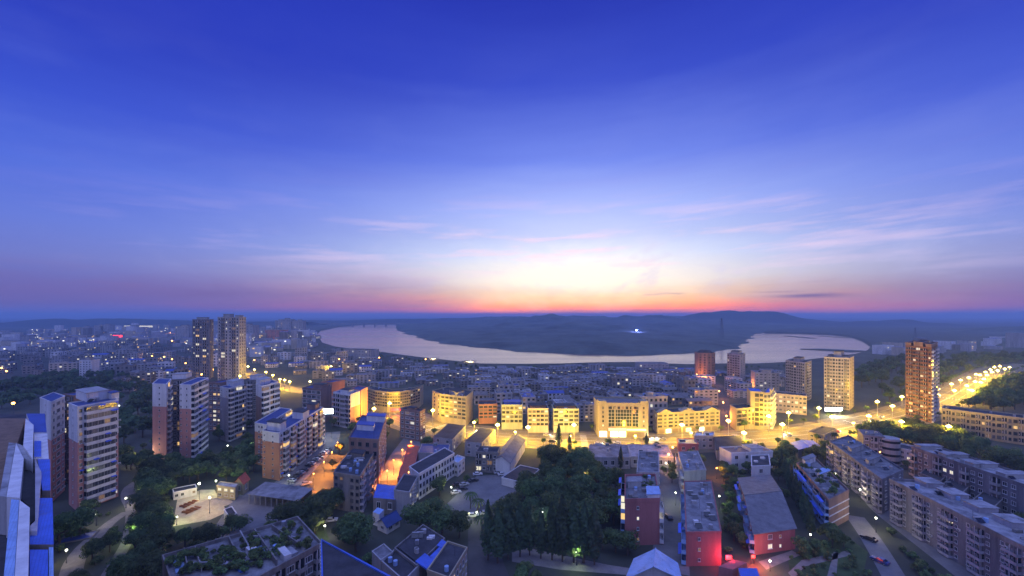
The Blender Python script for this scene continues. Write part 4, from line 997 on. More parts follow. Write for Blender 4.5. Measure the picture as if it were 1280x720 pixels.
building('flat_roof_block', 'bare flat roofed block behind the flats with the cluttered planted roof', 'flats', [(796, 592), (824, 592), (823, 566)], h=12.2, ref=0,
         edges=[None, ('www', 4), None, ('ww', 4)], wall='grey', roof='roof', seed=55, junk=9)
building('warehouse', 'long low grey roofed warehouse along the near side of the avenue', 'warehouse', [(735, 572), (788, 572), (785, 556)], h=5.5, edges=[('wwwwww', 1, dict(lit=.15)), None, None, None], wall='grey', roof='roof', seed=56, parapet=.3, junk=5)
building('warehouse', 'second low warehouse with a pale roof patch behind the bare flat roofed block', 'warehouse', [(788.6, 571), (842, 572), (834, 556.5)], h=5.2, edges=[('wwwww', 1, dict(lit=.2)), None, None, None], wall='grey', roof='roofpale', seed=57, parapet=.3, junk=4)
building('courtyard_block', 'white and blue walled rear wing of the courtyard block behind the gable house', 'building', [(914, 567), (966, 564.5)], base=588, depth=9, edges=[('wwww', 2), None, None, None], wall='white', roof='brown', seed=58, parapet=.4, junk=2, housing=[(.5, .8, .1, .8, 1.6, 'white', 'roofpale')])
building('courtyard_block', 'dark roofed front wing of the courtyard block against the gable house', 'building', [(939.5, 583.5), (963, 582.5), (961, 569)], h=8.4, ref=0, edges=[('w', 2), None, None, ('ww', 2)], wall='white', roof='roofdark', seed=59, parapet=.4, junk=2)
gable('hall', 'dark hip roofed hall by the avenue verge', 'hall', [(896, 562), (928, 560.5), (921, 545)], h=5.5, ref=0, ridge='LM', rise=3.2, wall='grey', roof='roofdark', edges=[('ww', 1), None, None, None], seed=60)
building('small_house', 'two storey house with a bluish flat roof at the end of the market lane', 'house', [(868, 546), (892, 546), (893, 541)], base=562, ref=0, edges=[('www', 2, dict(lit=.1)), None, None, None], wall='grey', roof='bluepale', seed=61, junk=3)
building('small_house', 'low red walled house beside the orange lamp near the avenue', 'house', [(848, 556), (873, 556), (870, 549)], base=566, ref=0, edges=[('ww', 1, dict(lit=.3)), None, None, None], wall='redwall', roof='roofpale', seed=62, junk=3)
building('small_house', 'small cream house with a dark roof on the verge below the bright sign', 'house', [(1010, 541), (1030, 545), (1046, 537)], base=556, edges=[('ww', 2), ('www', 2), None, None], wall='cream', roof='roofdark', seed=63)
gable('blue_shed', 'open market shed with a bright blue roof among the trees by the verge', 'shed', [(998, 562), (1026, 559), (1016, 551)], h=4.5, ref=0, ridge='MR', rise=.9, wall='grime', roof='bluebright', seed=64)
# ------------------------------------------------------------------ school side, lower middle
building('school', 'long white school with rows of windows and a dark roof facing the car park', 'school', [(511.5, 584), (523.5, 593), (568, 567)], base=625,
         edges=[('..', 3), ('wwwwwwwwwwww', 3, dict(lit=.04, frame='framedark')), None, None], wall='white', roof='roofdark', seed=65, parapet=.4)
building('school_annex', 'small white annex at the far end of the long school', 'building', [(563, 577), (572.5, 580), (581, 573)], base=596, edges=[('ww', 2), ('ww', 2), None, None], wall='white', roof='bluepale', seed=66)
building('plain_block', 'plain grey end walled block in front of the long school', 'building', [(492.5, 613.5), (511.5, 616.5), (522.5, 596)], base=646, edges=[('..', 3), ('wwww', 3, dict(lit=.15)), None, None], wall='grey', roof='roofdark', seed=67, parapet=.5)
building('blue_shed', 'shed with a broad bright blue sheet roof by the plain grey block', 'shed', [(466.5, 622), (494.5, 624.5), (497, 607)], base=641, ref=0, edges=[('ww', 1), None, None, None], wall='grime', roof='bluebright', seed=68, parapet=0)
building('shed', 'low blue edged shed behind the long school', 'shed', [(523, 566), (560, 567), (562, 556)], h=6, ref=0, edges=[None] * 4, wall='grey', roof='bluedeep', seed=69, parapet=.3, junk=2)
building('market_hall', 'long red lit market roof along the orange street', 'building', [(500, 597), (515, 600), (528, 562)][0:0] or [(497, 598), (514.5, 600), (524, 558)], h=5, edges=[None] * 4, wall='redwall', roof='redtile', seed=70, parapet=.3)  # red tile and wall colours stand in for red light here
for i, (pts, bs) in enumerate([([(541.5, 545.5), (565.5, 549), (582, 532)], 566), ([(581, 551.5), (602, 553.5), (619, 536.5)], 572)]):
    building('slab_house', ['dark single pitch roofed house nearer the yellow office', 'dark single pitch roofed house nearer the curved roofed hall'][i], 'house', pts, base=bs,
             edges=[('ww', 2), ('wwww', 2, dict(par='lilac', acp=.3)), None, None], wall='grey', roof='roofdark', seed=71 + i, parapet=0)
building('small_block', 'three storey grimy block facing the car park beside the curved roofed hall', 'flats', [(595, 566), (622, 567)], base=590, depth=8, edges=[('bwbw', 3, dict(par='grime')), None, None, None], wall='grime', roof='roofdark', seed=73, junk=3)
gable('hall', 'curved roofed hall with a white end wall above the car park', 'hall', [(617.5, 574), (637, 578), (656, 549)], base=595, ridge='MR', rise=2.2, wall='white', roof='rooftile', seed=74)
building('flat_house', 'low house with a broad dark roof beside the grove', 'house', [(627, 597), (653, 603.5), (675, 587)], base=613, edges=[('...', 1), ('...', 1), None, None], wall='white', roof='roofdark', seed=75, parapet=.2)
building('office_yard_block', 'dark tarred flat roof with a bright blue sheet patch in the bottom middle', 'building', [(493, 686.5), (521, 708), (556, 674)], h=7.5, edges=[None] * 4, wall='grime', roof='roofdark', seed=76, parapet=.4, junk=12)
r_ = [o for o in scene.objects if o.name.startswith('office_yard_block')][0]
for q in ([(519, 701.5), (533.5, 711), (543.5, 700), (531, 691.5)], [(536.5, 696), (543.8, 700), (556.5, 688), (549, 684)], [(546, 681.5), (556.8, 687.6), (563, 681), (552.5, 674)]):
    w_ = [P(a, c, 7.9) for a, c in q]; w_ = [(p[0] - r_.location.x, p[1] - r_.location.y) for p in w_]
    b = MB(); b.prism(w_ if (w_[1][0] - w_[0][0]) * (w_[2][1] - w_[1][1]) - (w_[1][1] - w_[0][1]) * (w_[2][0] - w_[1][0]) > 0 else w_[::-1], 7.52, 7.95, 'bluebright'); b.build('blue_cover', r_)
building('office_yard_block', 'narrow dark roofed wing with a pale window wall by the school driveway', 'building', [(534, 714), (561, 724), (584, 686)], h=8, edges=[None, ('wwwwww', 2), None, None], wall='cream', roof='roofdark', seed=77, parapet=.5, junk=2)
building('office_yard_block', 'low dark roof with a grey parapet in the bottom middle, left of the blue patch', 'building', [(477, 703), (505, 728), (524, 708)], h=7, edges=[None] * 4, wall='grey', roof='roofdark', seed=78, parapet=.5, junk=2)
building('small_shed', 'small grey shed with rooftop boxes above the bottom dark roofs', 'shed', [(465, 690), (476, 701), (491, 691)], h=7.5, edges=[None] * 4, wall='grey', roof='roof', seed=79, parapet=.3, junk=3)
gable('gable_house', 'small pale house with a dark roof between the two broad trees', 'house', [(472, 652), (484, 657.5), (500, 648)], base=668, ridge='MR', rise=1.8, wall='white', roof='bluedeep', edges=[('w', 1), ('ww', 1), None, None], seed=80)
building('low_house', 'low white house with pale blue roof beside the broad tree', 'house', [(466, 640), (474, 643), (480, 637)], h=4.5, edges=[None] * 4, wall='white', roof='bluepale', seed=81, parapet=0)
# roof garden flats and the dark blue edged roof at the bottom
hgd = 15.5
gd = [P(a, b, hgd) for a, b in [(203, 698), (216, 735), (318, 728), (402, 682), (372, 649), (286, 674)]]
building('roof_garden_flats', 'flats with a wild roof garden of beds, walls and paving at the bottom left', 'flats', None, h=hgd, world=gd,
         edges=[None, None, ('bWbWbWb', 5, dict(par='grey', lit=0)), None, None, None], wall='grime', roof='roof', seed=82, parapet=.9, junk=9)
_r = [o for o in scene.objects if o.name.startswith('roof_garden_flats')][0]
ro_g = _r.location
def roof_wall(a, c, t, hh, key, name='garden_wall'):
    p, q = Vector(P(a[0], a[1], hgd)), Vector(P(c[0], c[1], hgd)); d = (q - p).normalized(); n = Vector((-d.y, d.x)) * t
    w_ = [p - n, q - n, q + n, p + n]; b = MB(); b.prism([(v.x - ro_g.x, v.y - ro_g.y) for v in w_], hgd + .02, hgd + hh, key); b.build(name, _r)
for a, c, t, hh, key in [((286, 676), (300, 705), .15, 1.3, 'grime'), ((318, 668), (346, 708), .15, 1.6, 'grime'), ((300, 668), (312, 690), .15, 1.2, 'grey'), ((340, 662), (372, 684), .15, 1.4, 'grime'),
                         ((244, 688), (252, 715), .12, 1.0, 'grey'), ((230, 690), (234, 712), .12, 1.2, 'grime'), ((345, 676), (368, 694), .9, .5, 'roofpale'), ((350, 690), (360, 702), .8, 1.6, 'white'), ((292, 692), (308, 702), 1.4, .2, 'lilac'), ((352, 668), (366, 674), .8, .25, 'lilac'),
                         ((262, 700), (280, 708), 1.5, .15, 'lilac'), ((322, 684), (330, 692), 1.0, .15, 'bluepale'), ((296, 708), (306, 714), .9, .3, 'bluebright'), ((312, 690), (316, 694), .9, 1.6, 'white'), ((222, 700), (226, 716), .9, .3, 'bluepale')]:
    roof_wall(a, c, t, hh, key, 'garden_wall' if hh > .6 else 'paving_slab')
hb = 20
fb = [P(a, b, hb) for a, b in [(402, 676), (404, 752), (500, 740), (486, 722)]]
r_, f_, h_ = building('dark_roof_block', 'block with a dark sloping roof and bright blue edge at the bottom left of centre', 'building', None, h=hb, world=fb, edges=[('....', 4)] + [None] * 3, wall='orange', roof='roofdark', seed=83, parapet=0)
loc = [(p[0] - r_.location.x, p[1] - r_.location.y) for p in f_]
b = MB(); b.ring(loc, .3, .15, hb - .3, hb + .35, 'bluebright'); b.build('roof_edge', r_)
b = MB()
for k in range(16):
    t = (k + .5) / 16; x = loc[0][0] * (1 - t) + loc[1][0] * t; y = loc[0][1] * (1 - t) + loc[1][1] * t; b.box(x - .45, x + .1, y - .22, y + .22, hb - .9, hb - .31, 'white')
b.build('dentil_row', r_)
gable('blue_roof_house', 'house with a ribbed lavender blue gable roof at the bottom edge', 'house', None, h=10, world=[P(784, 722, 10), P(850, 722, 10), P(845, 704, 10), P(794, 699, 10)], ridge='MR', rise=3.0, wall='grey', roof='bluepale', seed=84)
building('canopy', 'dark red canopy beside the bright red end wall', 'canopy', [(898, 708), (916, 712), (934, 703)], h=3.2, edges=[None] * 4, wall='redwall', roof='redwall', seed=85, parapet=0)
building('canopy', 'flat bright blue canopy at the bottom edge right of the red end wall', 'canopy', [(926, 722), (950, 722), (946, 710)], h=3.4, ref=0, edges=[None] * 4, wall='grey', roof='bluebright', seed=86, parapet=0)
# ------------------------------------------------------------------ near rooftop, bottom left
zr = 50.0
def roof_poly(mb, px, z0, z1, key, top=None):
    w = [P(a, b, z1) for a, b in px]
    if sum((w[i][0] * w[(i + 1) % len(w)][1] - w[(i + 1) % len(w)][0] * w[i][1]) for i in range(len(w))) < 0: w = w[::-1]
    mb.prism([(p[0] - rt_o[0], p[1] - rt_o[1]) for p in w], z0, z1, key, top)
rt_o = P(40, 640, zr) + (0,)
rt = thing('rooftop_block', 'close rooftop with white parapets and bright blue sheets at the left edge', 'building', rt_o)
def rpart(name, px, z0, z1, key, top=None):
    b = MB(); roof_poly(b, px, z0, z1, key, top); b.build(name, rt)
rpart('wall', [(-60, 790), (66, 790), (64, 690), (58, 600), (57, 518), (30, 518), (-60, 518)], 0, zr - 6.0, 'darkgrey', 'roofdark')
rpart('lower_roof', [(-60, 640), (8, 622), (22, 552), (32, 523), (-20, 523)], zr - 5.9, zr - 3.0, 'brown', 'wood')
rpart('parapet', [(32, 523), (42, 531), (41, 574), (29, 557)], zr - 5.9, zr, 'white', 'white')
rpart('parapet', [(20, 553.5), (29, 557), (40.5, 574.5), (29.8, 572.5)], zr - 5.9, zr - .35, 'white', 'grey')  # grey top puts the shade of this parapet face into colour
rpart('parapet', [(20, 554), (29.7, 573), (24.6, 622), (8, 621)], zr - 5.9, zr - .2, 'white', 'white')
rpart('coping', [(11, 553), (19.6, 554), (7.6, 621), (-1, 620)], zr - 5.9, zr - .5, 'grey', 'roofpale')
rpart('parapet', [(24.5, 625), (37.3, 634.6), (33.6, 790), (14, 790)], zr - 5.9, zr, 'white', 'white')
rpart('coping', [(14, 624), (24, 625), (13.6, 790), (-2, 790)], zr - 5.9, zr - .4, 'grey', 'bluepale')
rpart('roof_pit', [(29.9, 577), (43.5, 575), (43.5, 650), (37.5, 655), (37.5, 634), (25, 622)], zr - 5.0, zr - 2.4, 'roofdark', 'roofdark')
rpart('parapet', [(44, 574), (51.8, 590), (46.2, 663), (37.5, 663), (37.5, 657), (43.9, 651)], zr - 5.9, zr - .3, 'white', 'lilac')
rpart('blue_sheet', [(37, 790), (60, 790), (60, 687), (37, 687)], zr - 5.9, zr - 1.0, 'grime', 'bluebright')
rpart('blue_sheet', [(37, 680.5), (67, 680.5), (65.6, 622.5), (47.5, 622.5), (46.6, 664), (37, 664)], zr - 5.9, zr - .9, 'grime', 'bluebright')
rpart('blue_sheet', [(53, 613), (63, 613), (62.5, 574), (47, 574)], zr - 5.9, zr - .8, 'grime', 'bluebright')
rpart('white_deck', [(42, 573.4), (61, 573.4), (59, 541), (42.5, 541)], zr - 5.95, zr - 1.1, 'white', 'white')
rpart('blue_sheet', [(42.6, 571), (51.5, 571), (51.5, 551), (42.8, 551)], zr - 5.9, zr - .85, 'white', 'bluebright')
rpart('blue_sheet', [(33, 517), (56, 517), (58.5, 540.5), (42.5, 540.5)], zr - 5.9, zr - .9, 'white', 'blue')
rpart('gutter_edge', [(61, 790), (68, 790), (66.6, 683), (61, 683)], zr - 5.9, zr - 1.2, 'grime', 'bluepale')
rpart('brick_gap', [(37, 686), (62, 686), (62, 681.5), (37, 681.5)], zr - 5.9, zr - 2.2, 'brown', 'wood')
rpart('brick_gap', [(48, 621.5), (63, 621.5), (63, 614), (49, 614)], zr - 5.9, zr - 2.0, 'brown', 'orange')

# ------------------------------------------------------------------ haze: the evening air over the valley
def build_haze():
    m = bpy.data.materials.new('haze_air'); m.use_nodes = True; t = m.node_tree; t.nodes.clear()
    v = t.nodes.new('ShaderNodeVolumePrincipled'); v.inputs['Color'].default_value = (0.46, 0.70, 1.0, 1); v.inputs['Density'].default_value = 0.00019
    v.inputs['Anisotropy'].default_value = 0.0
    o = t.nodes.new('ShaderNodeOutputMaterial'); t.links.new(v.outputs[0], o.inputs['Volume'])
    M['haze'] = m
    b = MB(); b.box(-15800, 15800, -1000, 15200, -14, 122, 'haze'); ob = b.build('haze'); ob['kind'] = 'stuff'; ob['label'] = 'pale blue evening haze over the whole valley'
build_haze()

# ------------------------------------------------------------------ trees
def leaf_quads(b, pts, size, r, keys):
    for p, nrm in pts:
        n = (Vector(nrm) + Vector((0, 0, .45)) + Vector((r.gauss(0, .32), r.gauss(0, .32), r.gauss(0, .32)))).normalized()
        u = n.cross(Vector((r.gauss(0, 1), r.gauss(0, 1), r.gauss(0, 1)))).normalized(); w = n.cross(u)
        s = size * r.uniform(.6, 1.3); a = s * r.uniform(.5, .9); p = Vector(p)
        b.face([p - u * s, p - w * a, p + u * s, p + w * a], r.choice(keys))
def crown_round(seed, rad=4.2, zc=5.2, squash=.85, n=1500, size=.42, keys=('leafdark', 'leafmid', 'leafmid', 'leaflite'), lobes=13):
    r = random.Random(seed); b = MB(); L = []
    for i in range(lobes):
        a = r.uniform(0, 6.283); e = r.uniform(-.5, 1.2); d = rad * r.uniform(.35, .75)
        L.append((Vector((math.cos(a) * math.cos(e) * d, math.sin(a) * math.cos(e) * d, zc + math.sin(e) * d * squash)), rad * r.uniform(.28, .48), r.choice(keys)))
    L.append((Vector((0, 0, zc)), rad * .55, keys[0]))
    per = n // len(L)
    for c, R_, k in L:
        pts = []
        for _ in range(per):
            v = Vector((r.gauss(0, 1), r.gauss(0, 1), r.gauss(0, 1) + .25)).normalized()
            pts.append((c + Vector((v.x, v.y, v.z * .8)) * R_ * (r.random() ** .12 + r.gauss(0, .05)), v))
        leaf_quads(b, pts, size, r, (k, k, k, r.choice(keys)))
    return b.mesh('crown_mesh')
def crown_cone(seed, hgt=15, rad=1.9, z0=2.0, n=1500, size=.36):
    r = random.Random(seed); b = MB(); pts = []
    for _ in range(n):
        t = r.random() ** .8; a = r.uniform(0, 6.283)
        q = rad * (math.sin(math.pi * min(1, (t * .9 + .12))) ** .6 * (1 - t) ** .35 + .05) * (1 + .22 * math.sin(a * 3 + t * 9 + seed)) * (r.random() ** .3)
        pts.append(((q * math.cos(a), q * math.sin(a), z0 + t * (hgt - z0)), (math.cos(a), math.sin(a), .5)))
    leaf_quads(b, pts, size, r, ('needle', 'needle', 'leafdark'))
    return b.mesh('crown_mesh')
def trunk_mesh(hgt, r0, seed, branches=5, spread=2.2):
    r = random.Random(seed); b = MB()
    m = (r.uniform(-.2, .2), r.uniform(-.2, .2), hgt * .55)
    b.bar((0, 0, -.2), m, r0, 'trunk', 7, r0 * .75); b.bar(m, (m[0] * 1.5, m[1] * 1.5, hgt), r0 * .75, 'trunk', 6, r0 * .3)
    for i in range(branches):
        a = i * 6.283 / max(1, branches) + r.random(); z = hgt * r.uniform(.45, .8)
        b.bar((m[0], m[1], z), (m[0] + math.cos(a) * spread, m[1] + math.sin(a) * spread, z + hgt * .28), r0 * .42, 'trunk', 5, r0 * .14)
    return b.mesh('trunk_mesh')
CR = {'broadleaf_tree': [(crown_round(s), trunk_mesh(5.4, .26, s)) for s in range(5)],
      'big_tree': [(crown_round(20 + s, 4.4, 5.0, .8, 3200, .30, ('leafdark', 'leafdark', 'leafmid', 'leafmid'), 22), trunk_mesh(5.2, .3, s, 7)) for s in range(3)],
      'conifer_tree': [(crown_cone(s), trunk_mesh(13, .2, s, 0)) for s in range(4)],
      'shrub': [(crown_round(40 + s, 1.25, 1.0, .75, 420, .17, ('leafdark', 'leafmid', 'leaflite'), 7), trunk_mesh(1.1, .07, s, 3, .4)) for s in range(3)],
      'street_tree': [(crown_round(60 + s, 2.2, 4.3, .85, 700, .26, ('leafmid', 'leafmid', 'leaflite'), 9), trunk_mesh(4.3, .12, s, 4, 1.0)) for s in range(3)],
      'far_tree': [(crown_round(80 + s, 4.6, 5.6, .8, 420, .85, ('leafdark', 'leafdark', 'leafmid'), 9), trunk_mesh(5, .3, s, 3)) for s in range(4)]}
trr = random.Random(77)
def tree(kind, x, y, sc, label, group, name=None, z=0):
    c, t = trr.choice(CR[kind])
    nm = name or {'big_tree': 'broadleaf_tree', 'far_tree': 'woodland_tree'}.get(kind, kind)
    o = thing(nm, label, 'shrub' if kind == 'shrub' else 'tree', (x, y, z), trr.uniform(0, 6.28), group)
    s = sc * trr.uniform(.88, 1.12); o.scale = (s * trr.uniform(.92, 1.1), s * trr.uniform(.92, 1.1), s)
    link('trunk', t, o); link('crown', c, o)
    return o
def clear_of(x, y, margin, roads=True):
    for f in OCC:
        cx = sum(p[0] for p in f) / len(f); cyy = sum(p[1] for p in f) / len(f)
        if abs(x - cx) > 90 or abs(y - cyy) > 90: continue
        if inside((x, y), f) or seg_dist((x, y), f) < margin: return False
    if roads:
        for C, w in ROADS:
            for q in C:
                if (q.x - x) ** 2 + (q.y - y) ** 2 < (w + margin * .6) ** 2: return False
    return True
def scatter(poly_px, spacing, seed, jitter=.45, margin=1.5, roads=True):
    r = random.Random(seed); poly = [P(a, b) for a, b in poly_px]; out = []
    xs = [p[0] for p in poly]; ys = [p[1] for p in poly]; y = min(ys)
    while y < max(ys):
        x = min(xs)
        while x < max(xs):
            q = (x + r.uniform(-jitter, jitter) * spacing, y + r.uniform(-jitter, jitter) * spacing)
            if inside(q, poly) and clear_of(q[0], q[1], margin, roads): out.append(q)
            x += spacing
        y += spacing
    r.shuffle(out)
    return out
def wood(kind, poly, spacing, s0, s1, seed, label, group, cap=999, **k):
    r = random.Random(seed + 5)
    for x, y in scatter(poly, spacing, seed, **k)[:cap]: tree(kind, x, y, r.uniform(s0, s1), label, group)
# open spots that stay clear of trees
KEEP = [[P(a, b) for a, b in q] for q in ([(214, 662), (220, 620), (255, 608), (300, 606), (395, 604), (402, 634), (372, 652), (318, 662), (262, 672)], [(556, 632), (596, 595), (640, 592), (655, 604), (622, 640), (575, 660)],
        [(590, 664), (604, 634), (628, 634), (616, 668), (640, 730), (590, 730)])]
OCC.extend(KEEP)
wood('big_tree', [(70, 740), (72, 668), (118, 662), (152, 640), (154, 606), (205, 592), (212, 664), (214, 682), (290, 684), (200, 694), (196, 740)], 4.8, .7, 1.1, 3, 'dark green tree in the lamp lit garden below the tall flats', 'trees in the garden by the tall flats', margin=1.2)
wood('shrub', [(70, 740), (72, 668), (118, 650), (152, 630), (200, 592), (214, 640), (290, 676), (200, 692), (196, 740)], 5.0, .7, 1.5, 4, 'low dark shrub in the lamp lit garden below the tall flats', 'shrubs in the garden by the tall flats', margin=.4)
wood('broadleaf_tree', [(152, 588), (150, 566), (190, 584), (262, 582), (320, 560), (318, 598), (296, 604), (240, 606), (205, 598)], 6.0, .65, 1.05, 6, 'dark tree around the feet of the slender pink towers', 'trees round the pink towers')
wood('far_tree', [(0, 486), (0, 512), (48, 512), (60, 500), (150, 500), (150, 560), (190, 556), (190, 486), (140, 470), (60, 472)], 14.5, .9, 1.4, 7, 'dark tree in the wooded hollow behind the nearest tall flats', 'woods behind the nearest tall flats', cap=130, margin=2)
wood('broadleaf_tree', [(262, 560), (320, 556), (320, 520), (262, 530)], 9, .6, .9, 8, 'tree in the lamp lit court between the grey pink flats', 'trees in the court of the grey pink flats')
wood('big_tree', [(330, 656), (352, 640), (378, 646), (404, 632), (414, 630), (416, 655), (396, 668), (372, 662), (340, 668)], 5.2, .85, 1.2, 9, 'broad dark tree between the concrete yard and the grimy old flats', 'trees behind the roof garden flats')
for (x, y, s, lab) in [(445, 690, 1.35, 'large round dark tree standing alone below the grimy old flats'), (430, 678, 1.0, 'smaller dark tree left of the large round one below the grimy flats'),
                       (525, 668, 1.3, 'left of the three broad trees behind the dark tarred roofs'), (552, 672, 1.35, 'middle of the three broad trees behind the dark tarred roofs'), (574, 672, 1.2, 'right of the three broad trees behind the dark tarred roofs, by the driveway'),
                       (540, 652, .9, 'smaller tree behind the three broad trees, against the school end'), (300, 668, .7, 'tree at the corner of the concrete yard by the roof garden'), (290, 664, .75, 'round tree below the floodlit yard')]:
    q = P(x, y); tree('big_tree', q[0], q[1], s, lab, None)
wood('big_tree', [(612, 690), (612, 655), (640, 640), (652, 618), (680, 582), (735, 582), (742, 600), (770, 616), (772, 655), (745, 668), (700, 672), (650, 676)], 7.4, .85, 1.35, 10, 'dark round tree in the grove left of the planted roof flats', 'round trees of the grove')
for i, (x, y, s) in enumerate([(610, 700, 1.0), (622, 704, 1.08), (635, 700, 1.0), (650, 696, 1.1), (662, 694, 1.12), (676, 698, .98), (690, 700, 1.08), (703, 702, 1.1), (717, 703, 1.14), (730, 704, 1.08), (743, 706, 1.05)]):
    q = P(x, y); tree('conifer_tree', q[0], q[1], s * 1.12, 'tall dark conifer in the row along the grove front', 'row of tall conifers in front of the grove').scale[0] *= 1.3
wood('broadleaf_tree', [(604, 735), (606, 706), (640, 712), (700, 716), (700, 735)], 5.5, .5, .7, 11, 'dark low tree below the row of conifers at the bottom edge', 'low trees below the conifer row', roads=False)
wood('big_tree', [(752, 706), (752, 684), (780, 690), (826, 692), (822, 706), (790, 706)], 5.5, .8, 1.05, 12, 'dark broad tree in front of the dull red end wall', 'broad trees in front of the dull red end wall')
for (x, y, s, lab) in [(698.5, 563, 1.05, 'tall pointed conifer standing up against the lit avenue'), (712, 566, .7, 'smaller pointed conifer beside the paired street lamps'), (776, 588, .75, 'slim conifer behind the flats with the cluttered roof'), (808, 566, .7, 'slim conifer behind the warehouse roof near the bank')]:
    q = P(x, y); tree('conifer_tree', q[0], q[1], s, lab, None)
wood('broadleaf_tree', [(826, 628), (828, 590), (848, 588), (852, 600), (850, 625)][:4], 6, .5, .7, 13, 'small tree beside the courtyard lane', 'small trees beside the courtyard lane', margin=.6, roads=False)
wood('broadleaf_tree', [(905, 612), (902, 580), (938, 590), (925, 610), (928, 650), (932, 690), (908, 690), (906, 650)], 5.6, .42, .72, 14, 'small dark tree in the strip between the red ended flats and the gable house', 'trees in the strip by the gable house', margin=1.0)
wood('shrub', [(905, 612), (902, 580), (925, 610), (932, 700), (906, 700)], 4.2, .8, 1.5, 15, 'shrub in the strip between the red ended flats and the gable house', 'shrubs in the strip by the gable house', margin=.5)
for i in range(9):
    t = i / 8; q = P(970 + 34 * t, 594 + 76 * t); tree('conifer_tree', q[0] + 2.5, q[1], .82 - .12 * t, 'thin dark conifer in the row between the gable house and the garden flats', 'row of thin conifers by the gable house')
wood('broadleaf_tree', [(1000, 700), (1010, 672), (1035, 668), (1064, 664), (1080, 690), (1060, 690), (1010, 706)], 6.5, .5, .85, 17, 'dark garden tree in front of the garden flats', 'trees in front of the garden flats', margin=1.0)
wood('shrub', [(985, 730), (985, 700), (1064, 664), (1140, 735)], 4.2, .6, 1.3, 18, 'dark garden shrub at the lower right by the garden walks', 'shrubs of the lower right gardens', margin=.4)
wood('shrub', [(1066, 630), (1100, 655), (1150, 690), (1220, 735), (1160, 735), (1120, 690), (1080, 650)], 3.6, .9, 1.6, 19, 'shrub in the planted strip beside the estate lane', 'shrubs beside the estate lane', margin=.3)
wood('broadleaf_tree', [(965, 600), (960, 572), (985, 566), (1000, 575), (1036, 560), (1060, 600), (1035, 585), (1000, 580)], 7, .6, .9, 20, 'tree between the blue market roof and the garden flats', 'trees round the blue market roof')
wood('big_tree', [(1060, 548), (1078, 540), (1130, 548), (1180, 556), (1200, 560), (1170, 552), (1140, 556), (1100, 556)], 6.5, .9, 1.3, 21, 'dark tree against the lit avenue behind the estate rows', 'trees between the estate and the avenue', margin=.6)
wood('big_tree', [(1066, 552), (1100, 536), (1140, 540), (1195, 552), (1240, 574), (1290, 590), (1290, 604), (1240, 590), (1180, 566)], 7.5, .9, 1.25, 22, 'dark bushy tree between the estate roofs and the yellow lit row', 'trees below the yellow lit row', margin=1)
wood('far_tree', [(1072, 462), (1130, 452), (1290, 444), (1290, 452), (1215, 468), (1180, 488), (1120, 512), (1082, 500), (1074, 485)], 19, 1.0, 1.7, 23, 'dark tree on the wooded flat beyond the cream lit tower', 'woods beyond the curving road', cap=120)
wood('far_tree', [(400, 434), (446, 441), (560, 456), (600, 460.6), (700, 460.6), (790, 459.5), (860, 461.6), (905, 460.6), (985, 458.6), (985, 461), (905, 463.5), (600, 464), (500, 451), (446, 444)], 13, .35, .65, 63, 'dark tree on the near river bank below the old quarter', 'trees along the near river bank', cap=90, margin=1)
wood('far_tree', [(1190, 512), (1232, 482), (1300, 470), (1300, 512), (1240, 516)], 12, .9, 1.4, 24, 'dark tree on the slope inside the curve of the lit road', 'trees inside the road curve', cap=60)
wood('broadleaf_tree', [(905, 580), (900, 566), (940, 566), (985, 562), (1000, 570), (985, 580), (968, 566), (915, 566)], 6.5, .45, .75, 25, 'small tree by the dark hip roofed hall', 'small trees round the hip roofed hall', margin=.8)
wood('broadleaf_tree', [(560, 616), (580, 600), (592, 600), (570, 622)], 6, .4, .6, 26, 'small dark tree in front of the long white school', 'small trees before the school', margin=.8)
wood('broadleaf_tree', [(412, 545), (440, 530), (445, 545), (420, 562)], 7, .6, .9, 27, 'dim tree behind the white lit sign', 'trees behind the white sign', margin=.5)
wood('broadleaf_tree', [(352, 605), (330, 607), (300, 604), (352, 612)], 6, .4, .6, 28, 'low tree at the foot of the terracotta ended flats', 'trees at the terracotta ended flats', margin=.5, roads=False)
for k, (C, off, st) in enumerate([(avC, 16.5, 4), (avC, -16, 5)]):
    pts = side(None, C, off); acc = 0
    for i in range(1, len(pts)):
        acc += (pts[i] - pts[i - 1]).length
        if acc > 13:
            acc = 0
            if clear_of(pts[i].x, pts[i].y, 1.5, False): tree('street_tree', pts[i].x, pts[i].y, trr.uniform(.8, 1.15), 'small street tree lit yellow on the avenue pavement', 'street trees along the avenue', name='street_tree')
wood('street_tree', [(912, 562), (950, 556), (1005, 558), (985, 570), (930, 568)], 9, .7, 1.0, 31, 'small tree on the green verge beside the avenue', 'small trees on the avenue verge', margin=1)
for x, y in [(602, 668), (597, 645), (588, 636)]:
    q = P(x, y); o = thing('palm_tree', 'palm with drooping fronds by the car park entrance', 'tree', (q[0], q[1], 0), 0, 'palms by the car park entrance')
    b = MB(); b.bar((0, 0, 0), (.2, 0, 5), .22, 'trunk', 7, .14); b.build('trunk', o); b = MB()
    for i in range(13):
        a = i * 6.283 / 13 + x; pr = None
        for j in range(5):
            t = (j + 1) / 5; c = (.2 + math.cos(a) * 3.0 * t, math.sin(a) * 3.0 * t, 5 + 1.5 * math.sin(t * 2.6) - 1.2 * t * t); w = .55 * (1.15 - t) + .06
            l_ = (c[0] - math.sin(a) * w, c[1] + math.cos(a) * w, c[2] - .2); r2 = (c[0] + math.sin(a) * w, c[1] - math.cos(a) * w, c[2] - .2)
            if pr: b.face([pr[0], c, pr[2]][:0] or [pr[0], l_, c, pr[1]], 'leafdark'); b.face([pr[1], c, r2, pr[2]], 'leafmid')
            pr = (l_, c, r2)
    b.build('crown', o)
